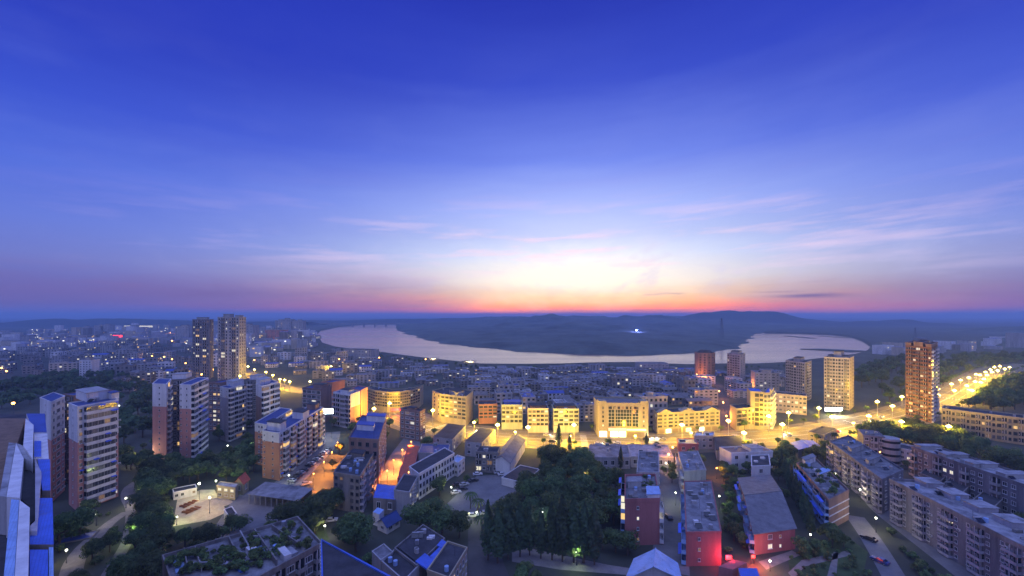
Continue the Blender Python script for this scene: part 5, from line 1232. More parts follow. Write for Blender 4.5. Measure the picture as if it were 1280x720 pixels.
wood('broadleaf_tree', [(62, 740), (150, 560), (440, 520), (620, 575), (900, 560), (1060, 560), (1290, 640), (1290, 740)], 13, .5, .85, 61, 'small dark tree in a gap between the near roofs', 'trees in the gaps between the near roofs', cap=70, margin=2.2)
wood('street_tree', [(1206, 490), (1226, 462), (1262, 450), (1290, 452), (1290, 458), (1246, 468), (1220, 488)], 9, 1.0, 1.7, 62, 'bright lit tree beside the lamps at the top of the curving road', 'lit trees at the top of the curving road', margin=.2)
for _ in KEEP: OCC.remove(_)

# ------------------------------------------------------------------ houses of the town
def house_proto(w, d, h, wall, roof, kind, r, seed):
    b = MB(); fl = max(1, int(h / 3.1)); fh = h / fl; kids = []
    cs = [(-w / 2, -d / 2), (w / 2, -d / 2), (w / 2, d / 2), (-w / 2, d / 2)]
    for q in range(4):                       # each side one sheet with its window panes cut in
        p0, p1 = Vector(cs[q]), Vector(cs[(q + 1) % 4]); L = (p1 - p0).length; n = max(2, int(L / 3.4))
        xs = [0.0]; zs = [0.0]
        for i in range(n): xs += [L * (i + .25) / n, L * (i + .75) / n]
        for f in range(fl): zs += [f * fh + fh * .3, f * fh + fh * .8]
        xs.append(L); zs.append(h - .01); k = len(b.v); u = (p1 - p0) / L
        b.v.extend([(p0.x + u.x * x, p0.y + u.y * x, z) for z in zs for x in xs]); m = len(xs)
        for zi in range(len(zs) - 1):
            for xi in range(m - 1):
                key = pane_for(r, .055) if xi % 2 and zi % 2 else wall
                b.f.append((k + zi * m + xi, k + zi * m + xi + 1, k + (zi + 1) * m + xi + 1, k + (zi + 1) * m + xi)); b.m.append(b.mi(key))
    me = b.mesh('house_wall')
    b = MB()
    if kind == 'gable':
        z = h + d * .22; e = .5
        b.poly([(-w / 2 - e, -d / 2 - e, h - .2), (w / 2 + e, -d / 2 - e, h - .2), (w / 2 + e, d / 2 + e, h - .2), (-w / 2 - e, d / 2 + e, h - .2), (-w / 2 - e, 0, z), (w / 2 + e, 0, z)],
               [(0, 1, 5, 4), (2, 3, 4, 5), (1, 2, 5), (3, 0, 4), (3, 2, 1, 0)], roof)
    else:
        b.face([(-w / 2, -d / 2, h), (w / 2, -d / 2, h), (w / 2, d / 2, h), (-w / 2, d / 2, h)], roof)
        b.ring([(-w / 2, -d / 2), (w / 2, -d / 2), (w / 2, d / 2), (-w / 2, d / 2)], .1, .25, h - .2, h + .8, wall)
        a = r.uniform(-.3, .1) * w; c = r.uniform(-.2, .2) * d
        b.box(a, a + w * .22, c, c + d * .3, h + .01, h + 2.4, wall); b.box(a - .3, a + w * .22 + .3, c - .3, c + d * .3 + .3, h + 2.4, h + 2.6, roof)
        for _ in range(3):
            x = r.uniform(-.4, .4) * w; y = r.uniform(-.4, .4) * d; b.box(x, x + 1.6, y, y + 1.4, h + .02, h + r.uniform(.6, 1.6), r.choice(['roofpale', 'bluepale', 'roofdark', 'metal', 'blue']))
    kids.append(('roof', b.mesh('house_roof')))
    return me, kids
hr = random.Random(5)
HP = {}
for nm, specs in {
    'grey flat roofed': [(15, 11, 14, 'darkgrey', 'roof', 'flat'), (19, 11, 16, 'grey', 'roof', 'flat'), (12, 12, 11, 'grime', 'roof', 'flat')],
    'pale flat roofed': [(16, 10, 15, 'white', 'roofpale', 'flat'), (22, 11, 17, 'beige', 'roofpale', 'flat'), (11, 11, 12, 'white', 'roof', 'flat')],
    'dark roofed': [(14, 10, 10, 'darkgrey', 'roofdark', 'flat'), (18, 9, 8, 'grime', 'rooftile', 'gable'), (12, 9, 7, 'grey', 'rooftile', 'gable')],
    'blue roofed': [(16, 11, 13, 'grey', 'blue', 'flat'), (18, 10, 9, 'white', 'blue', 'gable')]}.items():
    HP[nm] = [house_proto(*s, hr, i) for i, s in enumerate(specs)]
PLOTS = []
def put_house(x, y, rz, kind, where, sc):
    PLOTS.append((x, y, rz, kind, where, (sc[0], sc[1], sc[2] * (1 if y < 330 or x < -150 else max(.40, 1 - (y - 330) / 330))))); OCC.append([(x - 8, y - 6), (x + 8, y - 6), (x + 8, y + 6), (x - 8, y + 6)])
def build_houses():
    PLOTS.sort(key=lambda p: math.hypot(p[0], p[1]))
    for x, y, rz, kind, where, sc in PLOTS[:296]:
        me, kids = hr.choice(HP[kind])
        o = link('house', me, None, (x, y, 0), rz, sc)
        tag(o, '%s house %s' % (kind, where), 'house', 'houses ' + where)
        for nm, k in kids: link(nm, k, o)
    V = []; F = []; MI = []; mats = []
    for x, y, rz, kind, where, sc in PLOTS[296:]:
        me, kids = hr.choice(HP[kind]); ca, sa = math.cos(rz), math.sin(rz)
        for q in [me] + [k for n, k in kids]:
            base = len(V)
            for v in q.vertices:
                a, c = v.co.x * sc[0], v.co.y * sc[1]; V.append((x + ca * a - sa * c, y + sa * a + ca * c, v.co.z * sc[2]))
            for p in q.polygons:
                m = q.materials[p.material_index]
                if m not in mats: mats.append(m)
                F.append(tuple(base + i for i in p.vertices)); MI.append(mats.index(m))
    me = bpy.data.meshes.new('town_mass'); me.from_pydata(V, [], F)
    for m in mats: me.materials.append(m)
    me.polygons.foreach_set('material_index', MI); me.update()
    o = link('town_mass', me); o['kind'] = 'stuff'; o['category'] = 'town'; o['label'] = 'hazy mass of small blocks in the left hand town beyond the woods'
def quarter(poly_px, sx, sy, ang, seed, where, cap, hs=(.7, 1.15), road=True, weights=('grey flat roofed',) * 4 + ('pale flat roofed',) + ('dark roofed',) * 4 + ('blue roofed',)):
    poly = [P(a, b) for a, b in poly_px]; r = random.Random(seed); ca, sa = math.cos(ang), math.sin(ang); out = []
    cx = sum(p[0] for p in poly) / len(poly); cyy = sum(p[1] for p in poly) / len(poly)
    for i in range(-60, 60):
        for j in range(-60, 60):
            u = (i + r.uniform(-.16, .16)) * sx + (.5 * sx if j % 2 else 0); v = (j + r.uniform(-.16, .16)) * sy
            x = cx + ca * u - sa * v; y = cyy + sa * u + ca * v
            if inside((x, y), poly) and clear_of(x, y, 7, road) and inside((x, y), near): out.append((x, y))
    r.shuffle(out)
    for x, y in out[:cap]: put_house(x, y, ang + r.choice([0, 0, math.pi / 2]) + r.uniform(-.05, .05), r.choice(weights), where, (r.uniform(.8, 1.3), r.uniform(.8, 1.15), r.uniform(*hs) * (1.5 if r.random() < .12 else 1)))
quarter([(600, 462), (740, 460), (860, 463), (905, 464), (895, 480), (900, 508), (825, 512), (815, 538), (740, 538), (620, 516), (594, 506)], 17.5, 14.5, .08, 51, 'in the old quarter between the avenue shops and the river', 230, (.5, .95))
quarter([(430, 482), (450, 455), (500, 453), (596, 463), (594, 486), (545, 486), (480, 484)], 23, 19, .25, 52, 'behind the curved cream block towards the river', 55, (.45, .8))
quarter([(905, 498), (908, 470), (985, 466), (982, 490), (940, 486), (930, 500)], 20, 17, .1, 53, 'between the orange side street and the hospital block', 22, (.5, .8))
quarter([(150, 500), (150, 470), (195, 455), (240, 468), (235, 474), (190, 478)], 22, 20, .4, 54, 'behind the slender pink towers', 24, (.7, 1.0))
quarter([(310, 462), (330, 448), (396, 438), (440, 446), (446, 456), (425, 482), (380, 470), (335, 466)], 26, 22, .3, 55, 'between the left avenue and the river bend', 46, (.5, .85))
quarter([(0, 446), (0, 470), (60, 469), (145, 468), (190, 452), (238, 462), (238, 440), (150, 430), (60, 432)], 30, 26, .35, 56, 'in the left hand town beyond the woods', 120, (.55, 1.0))
quarter([(240, 470), (310, 462), (300, 440), (240, 440)], 28, 24, .3, 57, 'around the twin towers', 14, (.5, .8))
build_houses()
# the far part of the town is one mass of small blocks
def far_town():
    b = MB(); r = random.Random(8)
    for poly_px, n in (([(0, 440), (0, 418), (150, 414), (300, 416), (390, 412), (398, 420), (392, 434), (320, 446), (240, 440), (150, 430)], 620), ([(1095, 446), (1110, 434), (1200, 430), (1290, 428), (1290, 436), (1200, 440)], 26)):
        poly = [P(a, c) for a, c in poly_px]; xs = [p[0] for p in poly]; ys = [p[1] for p in poly]; k = 0
        while k < n:
            x = r.uniform(min(xs), max(xs)); y = max(ys) - (max(ys) - min(ys)) * math.sqrt(r.random()) 
            if not inside((x, y), poly) or not inside((x, y), near): k += .02; continue
            k += 1; w = r.uniform(7, 18); d = r.uniform(6, 10); h = r.uniform(6, 22) if r.random() < .93 else r.uniform(25, 40)
            a = .35 + r.choice((0, 1.57)); q = [(x + u * w * math.cos(a) - v * d * math.sin(a), y + u * w * math.sin(a) + v * d * math.cos(a)) for u, v in ((-1, -1), (1, -1), (1, 1), (-1, 1))]
            b.prism(q, -.5, h, r.choice(['grey', 'white', 'beige', 'lilac', 'grey', 'white', 'grime']), r.choice(['roof', 'roofpale', 'roofdark', 'blue']))
            for _ in range(3 if r.random() < .75 else 0):
                t = r.uniform(.1, .8); z = r.uniform(.2, .8) * h; A, B_ = Vector(q[0]), Vector(q[1]); dd = (B_ - A).normalized(); nn = Vector((dd.y, -dd.x)) * .15; p = A + (B_ - A) * t + nn
                b.face([(p.x, p.y, z), (p.x + dd.x * 3, p.y + dd.y * 3, z), (p.x + dd.x * 3, p.y + dd.y * 3, z + 2), (p.x, p.y, z + 2)], r.choice(['litpale', 'litwarm', 'litpale', 'shopwhite']))
    o = b.build('far_town'); o['kind'] = 'stuff'; o['label'] = 'far quarters of the town dissolving into blue haze'; o['category'] = 'town'
far_town()

# ------------------------------------------------------------------ lamps
def street_lamp_proto():
    o = thing('street_lamp', 'tall street lamp', 'street lamp')
    b = MB(); b.cyl((0, 0), .32, .26, 0, .9, 'metal', 8); b.cyl((0, 0), .16, .09, .9, 10.2, 'metal', 8); b.build('pole', o)
    b = MB()
    for k in range(8):
        a = k * 6.283 / 8; b.bar((0, 0, 9.4), (math.cos(a) * 1.1, math.sin(a) * 1.1, 10.2), .05, 'metal', 4)
    hd = b.build('lamp_head', o)
    for k in range(9):
        a = k * 6.283 / 8; c = (math.cos(a) * .95, math.sin(a) * .95, 10.5) if k < 8 else (0, 0, 11.1)
        link('globe', _globe('globe'), hd, c)
    lamp_light(o, (0, 0, 11.9), AV_POWER, (1.0, 0.58, 0.02), .8)
    lamp_light(o, (0, 0, 8.6), AV_POWER, (1.0, 0.58, 0.02), .4)
    return o
_gm = {}
def _globe(key, r=.36):
    if (key, r) not in _gm:
        b = MB(); b.ball((0, 0, 0), r, key, 8, 5); _gm[(key, r)] = b.mesh('globe_mesh')
    return _gm[(key, r)]
AV_POWER = 12000
sl0 = street_lamp_proto(); sl_used = [False]
def street_lamp(px, py, label, group, zt=10.6, sc=1.0):
    x, y = P(px, py, zt * sc)
    o = sl0 if not sl_used[0] else copy_tree(sl0); sl_used[0] = True
    o.location = (x, y, 0.05); o.scale = (sc, sc, sc); o['label'] = label; o['group'] = group; o.rotation_euler = (0, 0, px)
for px, py in [(467.5, 511), (487, 504), (541, 513), (592.5, 528), (644, 540), (717.5, 531), (712.5, 545), (794, 545), (852.5, 531), (864, 541), (910.5, 526), (961, 520), (978, 530.5), (985.7, 516), (660, 534), (930, 541), (622, 531)]:  # the last three are extra lamps added to the row
    street_lamp(px, py, 'tall lamp with a cluster of glowing globes on the wide stretch of the avenue', 'lamps along the avenue', sc={592.5: .75, 644: .55, 712.5: .5, 794: .5, 864: .55}.get(px, 1.0))
for px, py in [(1023.7, 510), (1040, 521), (1066.7, 529), (1086, 520), (1096.7, 502), (1115.5, 507.5), (1127.5, 496), (1127, 527), (1186, 533)]:
    street_lamp(px, py, 'tall lamp with glowing globes around the crossing by the orange brown tower', 'lamps round the tower crossing', sc={1066.7: .55}.get(px, 1.0))
for px, py in [(1172.5, 486), (1173, 494), (1189.5, 480), (1193, 488), (1200.7, 475), (1208.5, 482), (1211, 472), (1219, 477), (1220, 468), (1230, 474), (1225, 469), (1232, 465), (1238, 462), (1243, 459), (1250, 458), (1256, 461), (1240, 465), (1234, 469), (1247, 463), (1262, 459), (1226, 478), (1215, 488)]:  # several lamps near the top are extra, added for a brighter blaze
    street_lamp(px, py, 'lamp in the string curving up the road at the far right', 'lamps up the curving road')
for px, py in [(332.5, 465), (341, 469), (350, 474), (356, 475), (362, 477), (387.5, 477), (318, 462), (310, 458), (414, 458), (300, 470)]:
    street_lamp(px, py, 'lamp on the bright avenue behind the brown and white flats', 'lamps of the left avenue', sc=.9)

def post_lamp(px, py, h, key, col, power, label, group=None, r=.28, shade=False):
    x, y = P(px, py, h)
    o = thing('lamp_post', label, 'lamp', (x, y, 0), 0, group)
    b = MB(); b.cyl((0, 0), .10, .06, 0, h - .3, 'steel', 6); b.cyl((0, 0), .16, .16, 0, .5, 'steel', 6); b.build('pole', o)
    link('globe', _globe(key, r), o, (0, 0, h)); b = MB(); b.cyl((0, 0), .3, .05, h + r * .9, h + r * .9 + .15, 'steel', 8); b.build('lamp_cap', o)
    if shade:
        l = bpy.data.lights.new('lamp_light', 'SPOT'); l.energy = power; l.color = col; l.spot_size = R(128); l.spot_blend = .6; l.shadow_soft_size = .3
        lo = bpy.data.objects.new('lamp_light', l); scene.collection.objects.link(lo); lo.location = (0, 0, h - r - .1); lo.parent = o
        return o
    lamp_light(o, (0, 0, h + .75), power * .5, col, .3); lamp_light(o, (0, 0, h - .6), power * .5, col, .3)
    return o
WARM, GRN, ORG = (1.0, .84, .52), (.78, 1.0, .42), (1.0, .30, .04)
for px, py in [(120.5, 643), (83, 687.5), (184, 585), (185.5, 564), (176, 568), (164, 573), (157.5, 622.5)]:
    post_lamp(px, py, 4, 'globewhite', WARM, 700, 'small white globe lamp on the paths below the tall flats', 'garden lamps by the tall flats')
post_lamp(166.7, 662.5, 4, 'globewhite', GRN, 900, 'greenish lamp among the garden trees beside the footpath')
post_lamp(270, 601, 5, 'globewhite', GRN, 1800, 'bright greenish lamp beside the small white house by the yard')
post_lamp(221, 646, 3, 'globewhite', GRN, 900, 'greenish lamp on the left wall of the floodlit yard')
for px, py in [(284.5, 557), (295, 575), (299, 574), (313, 556)]:
    post_lamp(px, py, 4, 'globewhite', (.8, 1, .85), 600, 'white lamp in the dark court of the grey pink flats', 'lamps in the grey pink court')
post_lamp(249, 604.5, 7, 'globewhite', (1, .80, .38), 3600, 'floodlight on a post over the sandy construction yard', r=.4)
post_lamp(262, 622, 6, 'globewhite', (1, .72, .28), 2400, 'second floodlight on a post inside the sandy construction yard', r=.3)
post_lamp(406, 657, 4, 'globewhite', WARM, 900, 'lamp at the edge of the lawn beside the roof garden flats')
post_lamp(361, 594, 4, 'globewhite', (.9, 1, .7), 700, 'lamp at the corner of the terracotta ended flats')
post_lamp(564, 609, 4, 'globewhite', (1, 1, .5), 800, 'yellow green lamp at the edge of the car park')
post_lamp(596, 640, 3.5, 'globewhite', (.9, 1, .5), 700, 'greenish lamp at the car park gate by the palms')
post_lamp(677.5, 640, 12, 'globewhite', (.9, 1, .8), 500, 'white lamp showing among the tall conifers of the grove')
post_lamp(721, 690, 4, 'globewhite', GRN, 900, 'greenish lamp glowing low between the conifer trunks')
post_lamp(731, 592, 5, 'globeorange', (1, .7, .3), 900, 'warm lamp behind the grove near the warehouse')
post_lamp(844.5, 616, 5, 'globewhite', (.9, 1, .55), 900, 'lamp over the courtyard lane with one car')
post_lamp(832.5, 579, 5, 'globewhite', WARM, 1200, 'warm lamp at the far end of the courtyard lane')
post_lamp(899, 620, 5, 'globewhite', GRN, 700, 'greenish lamp in the strip by the gable house')
post_lamp(896, 585, 5, 'globeorange', ORG, 2200, 'orange lamp beside the upper flat roofed block')
post_lamp(1095, 647.5, 5, 'globewhite', WARM, 1600, 'bright lamp lighting the estate lane by the end balconies')
for px, py in [(1070, 592), (1044, 592), (1075, 612)]:
    post_lamp(px, py, 5, 'globewhite', WARM, 900, 'lamp along the upper estate lane in front of the older grey flats', 'lamps of the upper estate lane')
post_lamp(1052.5, 572, 8, 'globeorange', ORG, 1300, 'orange lamp against the older grey flats')
post_lamp(1100, 565, 10, 'globeorange', ORG, 1600, 'orange lamp on the yard behind the round stair bay')
post_lamp(962.5, 701, 3, 'globewhite', WARM, 700, 'lamp on the garden walk in front of the gable house')
post_lamp(1013, 668, 3, 'globewhite', WARM, 300, 'small lamp between the gable house and the garden flats')
post_lamp(1175, 668, 4, 'globewhite', (1, .8, .45), 1800, 'dim lamp at the foot of the long grey flats')
post_lamp(1225, 700, 4, 'globewhite', (1, .8, .45), 1800, 'lamp at the foot of the long grey flats nearest the corner')
post_lamp(16.5, 504, 8, 'globeorange', (1, .5, .08), 16000, 'single bright orange lamp beyond the left rooftop', r=1.0)
post_lamp(149, 507, 6, 'globewhite', GRN, 900, 'greenish lamp just right of the nearest tall flats')
for px, py, w in [(392, 592, 1.3), (405, 577, 1.6), (415, 565, 1.6), (422, 553, 1.2)]:
    post_lamp(px, py, 7, 'globeorange', ORG, 17000 * w, 'orange sodium lamp along the lane of parked cars', 'orange lamps by the parked cars', shade=True)
for px, py, w in [(484, 588, 1), (492, 575, 1.4), (503, 562, 1.4), (511, 590, .9), (514, 552, 1)]:
    post_lamp(px, py, 7, 'globeorange', ORG, 24000 * w, 'orange sodium lamp along the market street', 'orange lamps in the market street', shade=True)
for px, py, w in [(908, 520, 1), (904, 503, 1.4), (899, 489, 1.2), (871, 468, 2.0), (883, 473, 1.5), (913, 482, 1.4), (935, 480, 1.0), (841, 559, .5), (836, 568, .4)]:
    post_lamp(px, py, 7, 'globeorange', ORG, 7000 * w, 'orange lamp along the side street towards the river', 'orange lamps of the side street', r=.5)
for px, py, w in [(266, 462, 2.2), (252, 468, 2.0), (300, 464, 2.0), (318, 450, 1.6), (190, 445, 1.6), (215, 449, 1.3), (232, 454, 1.2), (205, 446, 1.0), (8, 464, 1.4), (2, 460, 1), (380, 425, 2.0), (362, 428, 1.4), (330, 427, 1.2), (424, 449, 1.0), (474, 447, .8), (532, 449, .5)]:
    post_lamp(px, py, 9, 'globeorange', (1, .52, .16), 15000 * w, 'orange street lamp far off in the left hand town', 'far orange lamps of the left hand town', r=.9)
for px, py, w in [(209, 420, 1), (213, 416, 1.2), (217, 422, 1.4), (215, 426, 1), (221, 418, .8), (229, 414, .8), (148, 420, .8)]:
    post_lamp(px, py, 12, 'globeorange', (1, .16, .06), 26000 * w, 'red work lamp on the far left building site', 'red lamps of the far building site', r=1.4)

# ------------------------------------------------------------------ lit signs
def board(name, label, cat, px0, px1, base, z0, z1, key, posts=True, light=None):
    y = P(0, base)[1]; xa = (px0 - 640) / FPX * y; xb = (px1 - 640) / FPX * y
    o = thing(name, label, cat, ((xa + xb) / 2, y, 0)); w = xb - xa
    b = MB(); b.box(-w / 2, w / 2, 0, .5, z0, z1, 'steel'); b.box(-w / 2 + .1, w / 2 - .1, -.06, -.003, z0 + .1, z1 - .1, key); b.build('sign_face', o)
    if posts:
        for s_ in (-1, 1): b = MB(); b.cyl((s_ * w * .35, .25), .12, .12, 0, z0, 'steel', 6); b.build('post', o)
    if light: lamp_light(o, (0, -1.6, (z0 + z1) / 2), light[0], light[1], .8)
    return o
board('lit_sign', 'bright white lit board on posts beside the dark balcony flats', 'sign', 403.5, 416.5, 548, 15, 18.2, 'signwhite', light=(9000, (.75, .9, 1)))
board('lit_sign', 'red neon strip sign at the foot of the curved cream block', 'sign', 489, 503, 521, 4.5, 6.2, 'signred', light=(5000, (1, .10, .06)))
board('lit_sign', 'brilliant white shop sign at the foot of the cream lit tower', 'sign', 1031, 1053, 519, 3, 5.6, 'signwhite', light=(26000, (1, .84, .5)))
post_lamp(1003, 508, 4, 'globewhite', (1, .9, .6), 6000, 'white lamp against the right end of the low warm lit row')
board('lit_sign', 'red lit shop sign beside the bright red end wall', 'sign', 907, 915, 709, 2.2, 3.6, 'signred', light=(3600, (1, .05, .10)))
board('lit_sign', 'small red sign by the gable house end wall', 'sign', 939, 944, 706, 2.0, 3.0, 'signred', light=(3000, (1, .10, .05)))
board('lit_sign', 'red roof sign on a far block in the left hand town', 'sign', 141, 153, 428, 14, 20, 'signred')
board('lit_sign', 'white lit stage of far floodlights under the left hills', 'sign', 155, 196, 410.5, 6, 16, 'litpale')
board('lit_sign', 'string of red and orange lights on a far left building site', 'sign', 207, 222, 424, 4, 18, 'litorange')

# ------------------------------------------------------------------ cars
def car_proto(paint):
    M['paint_' + paint[0]] = mat('paint_' + paint[0], paint[1], .3, .08, .5, spec=.6)
    k = 'paint_' + paint[0]; o = thing('parked_car', 'car', 'car')
    b = MB(); prof = [(-2.2, .35), (2.2, .35), (2.25, .7), (2.1, .88), (1.0, .98), (.35, 1.42), (-1.1, 1.45), (-1.75, 1.05), (-2.2, .98)]
    n = len(prof)
    V = [(x, -.86 + (.12 if z > 1 else 0), z) for x, z in prof] + [(x, .86 - (.12 if z > 1 else 0), z) for x, z in prof]
    b.poly(V, [tuple(range(n)), tuple(reversed(range(n, 2 * n)))] + [((i + 1) % n, i, n + i, n + (i + 1) % n) for i in range(n)], k); b.build('body', o)
    b = MB()
    for s_ in (-1, 1):
        q = [(.85, s_ * .845, 1.02), (.32, s_ * .77, 1.36), (-1.05, s_ * .77, 1.38), (-1.5, s_ * .845, 1.04)]; b.face(q if s_ < 0 else q[::-1], 'carglass')
    b.face([(1.0, -.70, 1.01), (1.0, .70, 1.01), (.42, .64, 1.40), (.42, -.64, 1.40)], 'carglass'); b.face([(-1.72, .68, 1.10), (-1.72, -.68, 1.10), (-1.17, -.62, 1.44), (-1.17, .62, 1.44)], 'carglass')
    b.build('window', o)
    for x in (-1.35, 1.35):
        for y in (-.80, .80):
            b = MB(); vs = []; 
            for j in range(12): a = j * 6.283 / 12; vs += [(x + .32 * math.cos(a), y - .1, .32 + .32 * math.sin(a)), (x + .32 * math.cos(a), y + .1, .32 + .32 * math.sin(a))]
            b.poly(vs, [(2 * j, 2 * ((j + 1) % 12), 2 * ((j + 1) % 12) + 1, 2 * j + 1) for j in range(12)] + [tuple(range(1, 24, 2)), tuple(reversed(range(0, 24, 2)))], 'rubber'); w_ = b.build('wheel', o)
            b = MB(); yy = y + (.104 if y > 0 else -.104)
            q = [(x + .18 * math.cos(j * 6.283 / 8), yy, .32 + .18 * math.sin(j * 6.283 / 8)) for j in range(8)]; b.face(q if y < 0 else q[::-1], 'metal'); b.build('rim', w_)
    for y in (-.6, .6):
        b = MB(); b.box(2.2, 2.29, y - .2, y + .2, .66, .80, 'frame'); b.build('headlight', o); b = MB(); b.box(-2.26, -2.15, y - .2, y + .2, .78, .92, 'redtile'); b.build('tail_light', o)
    return o
PC = {p[0]: car_proto(p) for p in [('white', (.6, .6, .6)), ('silver', (.38, .39, .40)), ('dark', (.03, .03, .035)), ('red', (.35, .03, .03)), ('blue', (.04, .07, .2))]}
_cu = set()
def car(px, py, ang, colr, where, lights=False):
    x, y = P(px, py); o = PC[colr]
    if colr in _cu: o = copy_tree(o)
    _cu.add(colr); o.location = (x, y, .13 if lights else .03); o.rotation_euler = (0, 0, ang)
    o['label'] = '%s car %s' % (colr, where); o['group'] = 'cars ' + where
    if 'traffic' in where: o.name = 'moving_car'; o.location.z = .13
    if lights:
        o.name = 'moving_car'
        b = MB()
        for yy in (-.6, .6): b.ball((2.42, yy, .73), .16, 'headlight', 6, 4)
        b.build('headlight_glow', o); l = lamp_light(o, (3.2, 0, .8), 700, (1, .9, .65), .2)
    return o
cr = random.Random(3)
la, lb = Vector(P(365, 602)), Vector(P(410, 563)); dl = (lb - la); angl = math.atan2(dl.y, dl.x)
for i in range(15):
    p = la + dl * (i / 14); pxx = 640 + FPX * p.x / p.y; pyy = Y0 + FPX * H / p.y
    if i not in (5, 11): car(pxx, pyy, angl + 1.15, ('white', 'silver', 'dark', 'white', 'dark')[cr.randrange(5)], 'parked in the row on the orange lit lane')
for (px, py, a, c) in [(597, 594, .2, 'white'), (592, 602, .5, 'dark'), (623, 592, .3, 'silver'), (628, 594, .3, 'white'), (580, 607, .5, 'silver'), (578, 613, .4, 'dark'), (570, 617, .5, 'white'), (572, 607, .5, 'dark')]:
    car(px, py, a, c, 'parked in the car park by the white school')
car(591, 646, .1, 'white', 'stopped beside the palms at the car park gate'); car(607, 643, .2, 'silver', 'on the school driveway')
car(836, 648, 1.57, 'dark', 'alone on the courtyard lane'); car(1086, 675, 2.0, 'dark', 'on the garden drive, upper of the pair'); car(1100, 703, 2.0, 'blue', 'on the garden drive, lower of the pair')
car(414, 652, .3, 'white', 'parked under the broad trees by the small lawn'); car(383, 606, .6, 'silver', 'crossing the end of the orange lit lane')
for (px, py, a, c, l) in [(820, 549.5, 3.14, 'white', True), (828, 550, 3.14, 'silver', True), (690, 553, 0, 'dark', True), (905, 550, 3.2, 'silver', True), (985, 545, 3.3, 'white', True), (748, 556, 0, 'white', True), (600, 540, 3.0, 'silver', True), (560, 541, -.3, 'dark', True),
                          (1046, 540, .3, 'white', True), (1092, 528, 3.5, 'silver', True), (1158, 512, .6, 'white', True), (870, 556, 0, 'red', True)]:
    car(px, py, a, c, 'driving along the avenue with headlights on', True)
for q, lane, a, c in [(14, 4, 0, 'white'), (19, -4, 3.14, 'dark'), (26, 7, 0, 'silver'), (33, -4, 3.14, 'white'), (36, 4, 0, 'dark'), (44, -7, 3.14, 'silver'), (52, 4, 0, 'white'), (57, -4, 3.14, 'red'), (66, 4, 0, 'silver'), (71, -4, 3.14, 'dark'), (76, 4, 0, 'white'), (82, -4, 3.14, 'silver'), (88, 4, 0, 'white'), (94, -4, 3.14, 'white')]:
    if q + 1 >= len(avC): continue
    d_ = (avC[q + 1] - avC[q - 1]).normalized(); p = avC[q] + Vector((-d_.y, d_.x)) * lane; pxx = 640 + FPX * p.x / p.y; pyy = Y0 + FPX * H / p.y
    car(pxx, pyy, math.atan2(d_.y, d_.x) + a, c, 'in the avenue traffic', lights=q % 2 == 0)
# the few left over prototypes keep standing in the car park
for i, c in enumerate(PC):
    if c not in _cu: car(610, 612 + 3 * i, .4, c, 'parked in the car park by the white school')

# ------------------------------------------------------------------ construction yard and shed
for i in range(8):
    x, y = P(229 + (i % 4) * 5.2 + (i // 4) * 3.0, 634 + (i // 4) * 7.5 - (i % 4) * 2.2); o = thing('steel_stack', 'stack of orange steel lengths on the floodlit yard', 'steel stack', (x, y, 0), -.37, 'orange steel stacks')
    for k in range(7): b = MB(); b.box(-1.7, 1.7, -.5 + k * .15, -.4 + k * .15, .25 + (k % 2) * .15, .5 + (k % 2) * .15, 'rust'); b.build('steel_length', o)
    for s_ in (-1.2, 1.2): b = MB(); b.box(s_ - .1, s_ + .1, -.6, .6, .03, .24, 'wood'); b.build('bearer', o)
def heap():
    r = random.Random(4); b = MB(); n = 20; V = [(0, 0, 2.2)]
    for j in range(1, 6):
        for i in range(n):
            a = i * 6.283 / n; q = j * 1.15 * (1 + .15 * fbm(math.cos(a) * 9, math.sin(a) * 9, 5, 2)); V.append((q * 1.5 * math.cos(a), q * math.sin(a), max(.01, 2.2 * math.exp(-(j / 2.6) ** 2) + fbm(q * math.cos(a), q * math.sin(a), 1.5) * .18) if j < 5 else -.1))
    F = [(0, 1 + i, 1 + (i + 1) % n) for i in range(n)] + [(1 + j * n + i, 1 + (j + 1) * n + i, 1 + (j + 1) * n + (i + 1) % n, 1 + j * n + (i + 1) % n) for j in range(4) for i in range(n)]
    b.poly(V, F, 'sand'); x, y = P(262, 630); tag(b.build('sand_heap', None, (x, y, .02)), 'pale heap of sand on the floodlit construction yard', 'sand heap')
heap()
building('site_hut', 'long low white hut with a dark roof along the back of the floodlit yard', 'hut', [(217, 616), (246, 610), (244, 605.5)], h=3.0, ref=0, edges=[('ww.w', 1, dict(lit=.2))] + [None] * 3, wall='white', roof='roofdark', seed=90, parapet=.2)
building('small_house', 'little white two storey house lit greenish beside the floodlit yard', 'house', [(271, 607), (294, 610), (298, 605)], h=5, ref=0, edges=[('www', 2, dict(lit=.5))] + [None] * 3, wall='cream', roof='roofpale', seed=91, parapet=.2)
gable('red_roof_house', 'small pale house with a red tiled roof at the end of the open shed', 'house', [(294, 602), (304, 604), (311, 598)], h=5, ridge='MR', rise=2, wall='cream', roof='redtile', edges=[('w', 1), ('w', 1), None, None], seed=92)
building('site_hut', 'small white hut with a dark roof on the right side of the floodlit yard', 'hut', [(280, 637), (286, 646), (296, 642)], h=3.4, edges=[('w', 1), ('ww', 1), None, None], wall='white', roof='roofdark', seed=93, parapet=.2)
building('white_shed', 'little white shed among the garden trees left of the yard', 'shed', [(178, 646), (188, 647), (189, 644)], h=3, ref=0, edges=[('w', 1)] + [None] * 3, wall='white', roof='bluepale', seed=94, parapet=0)
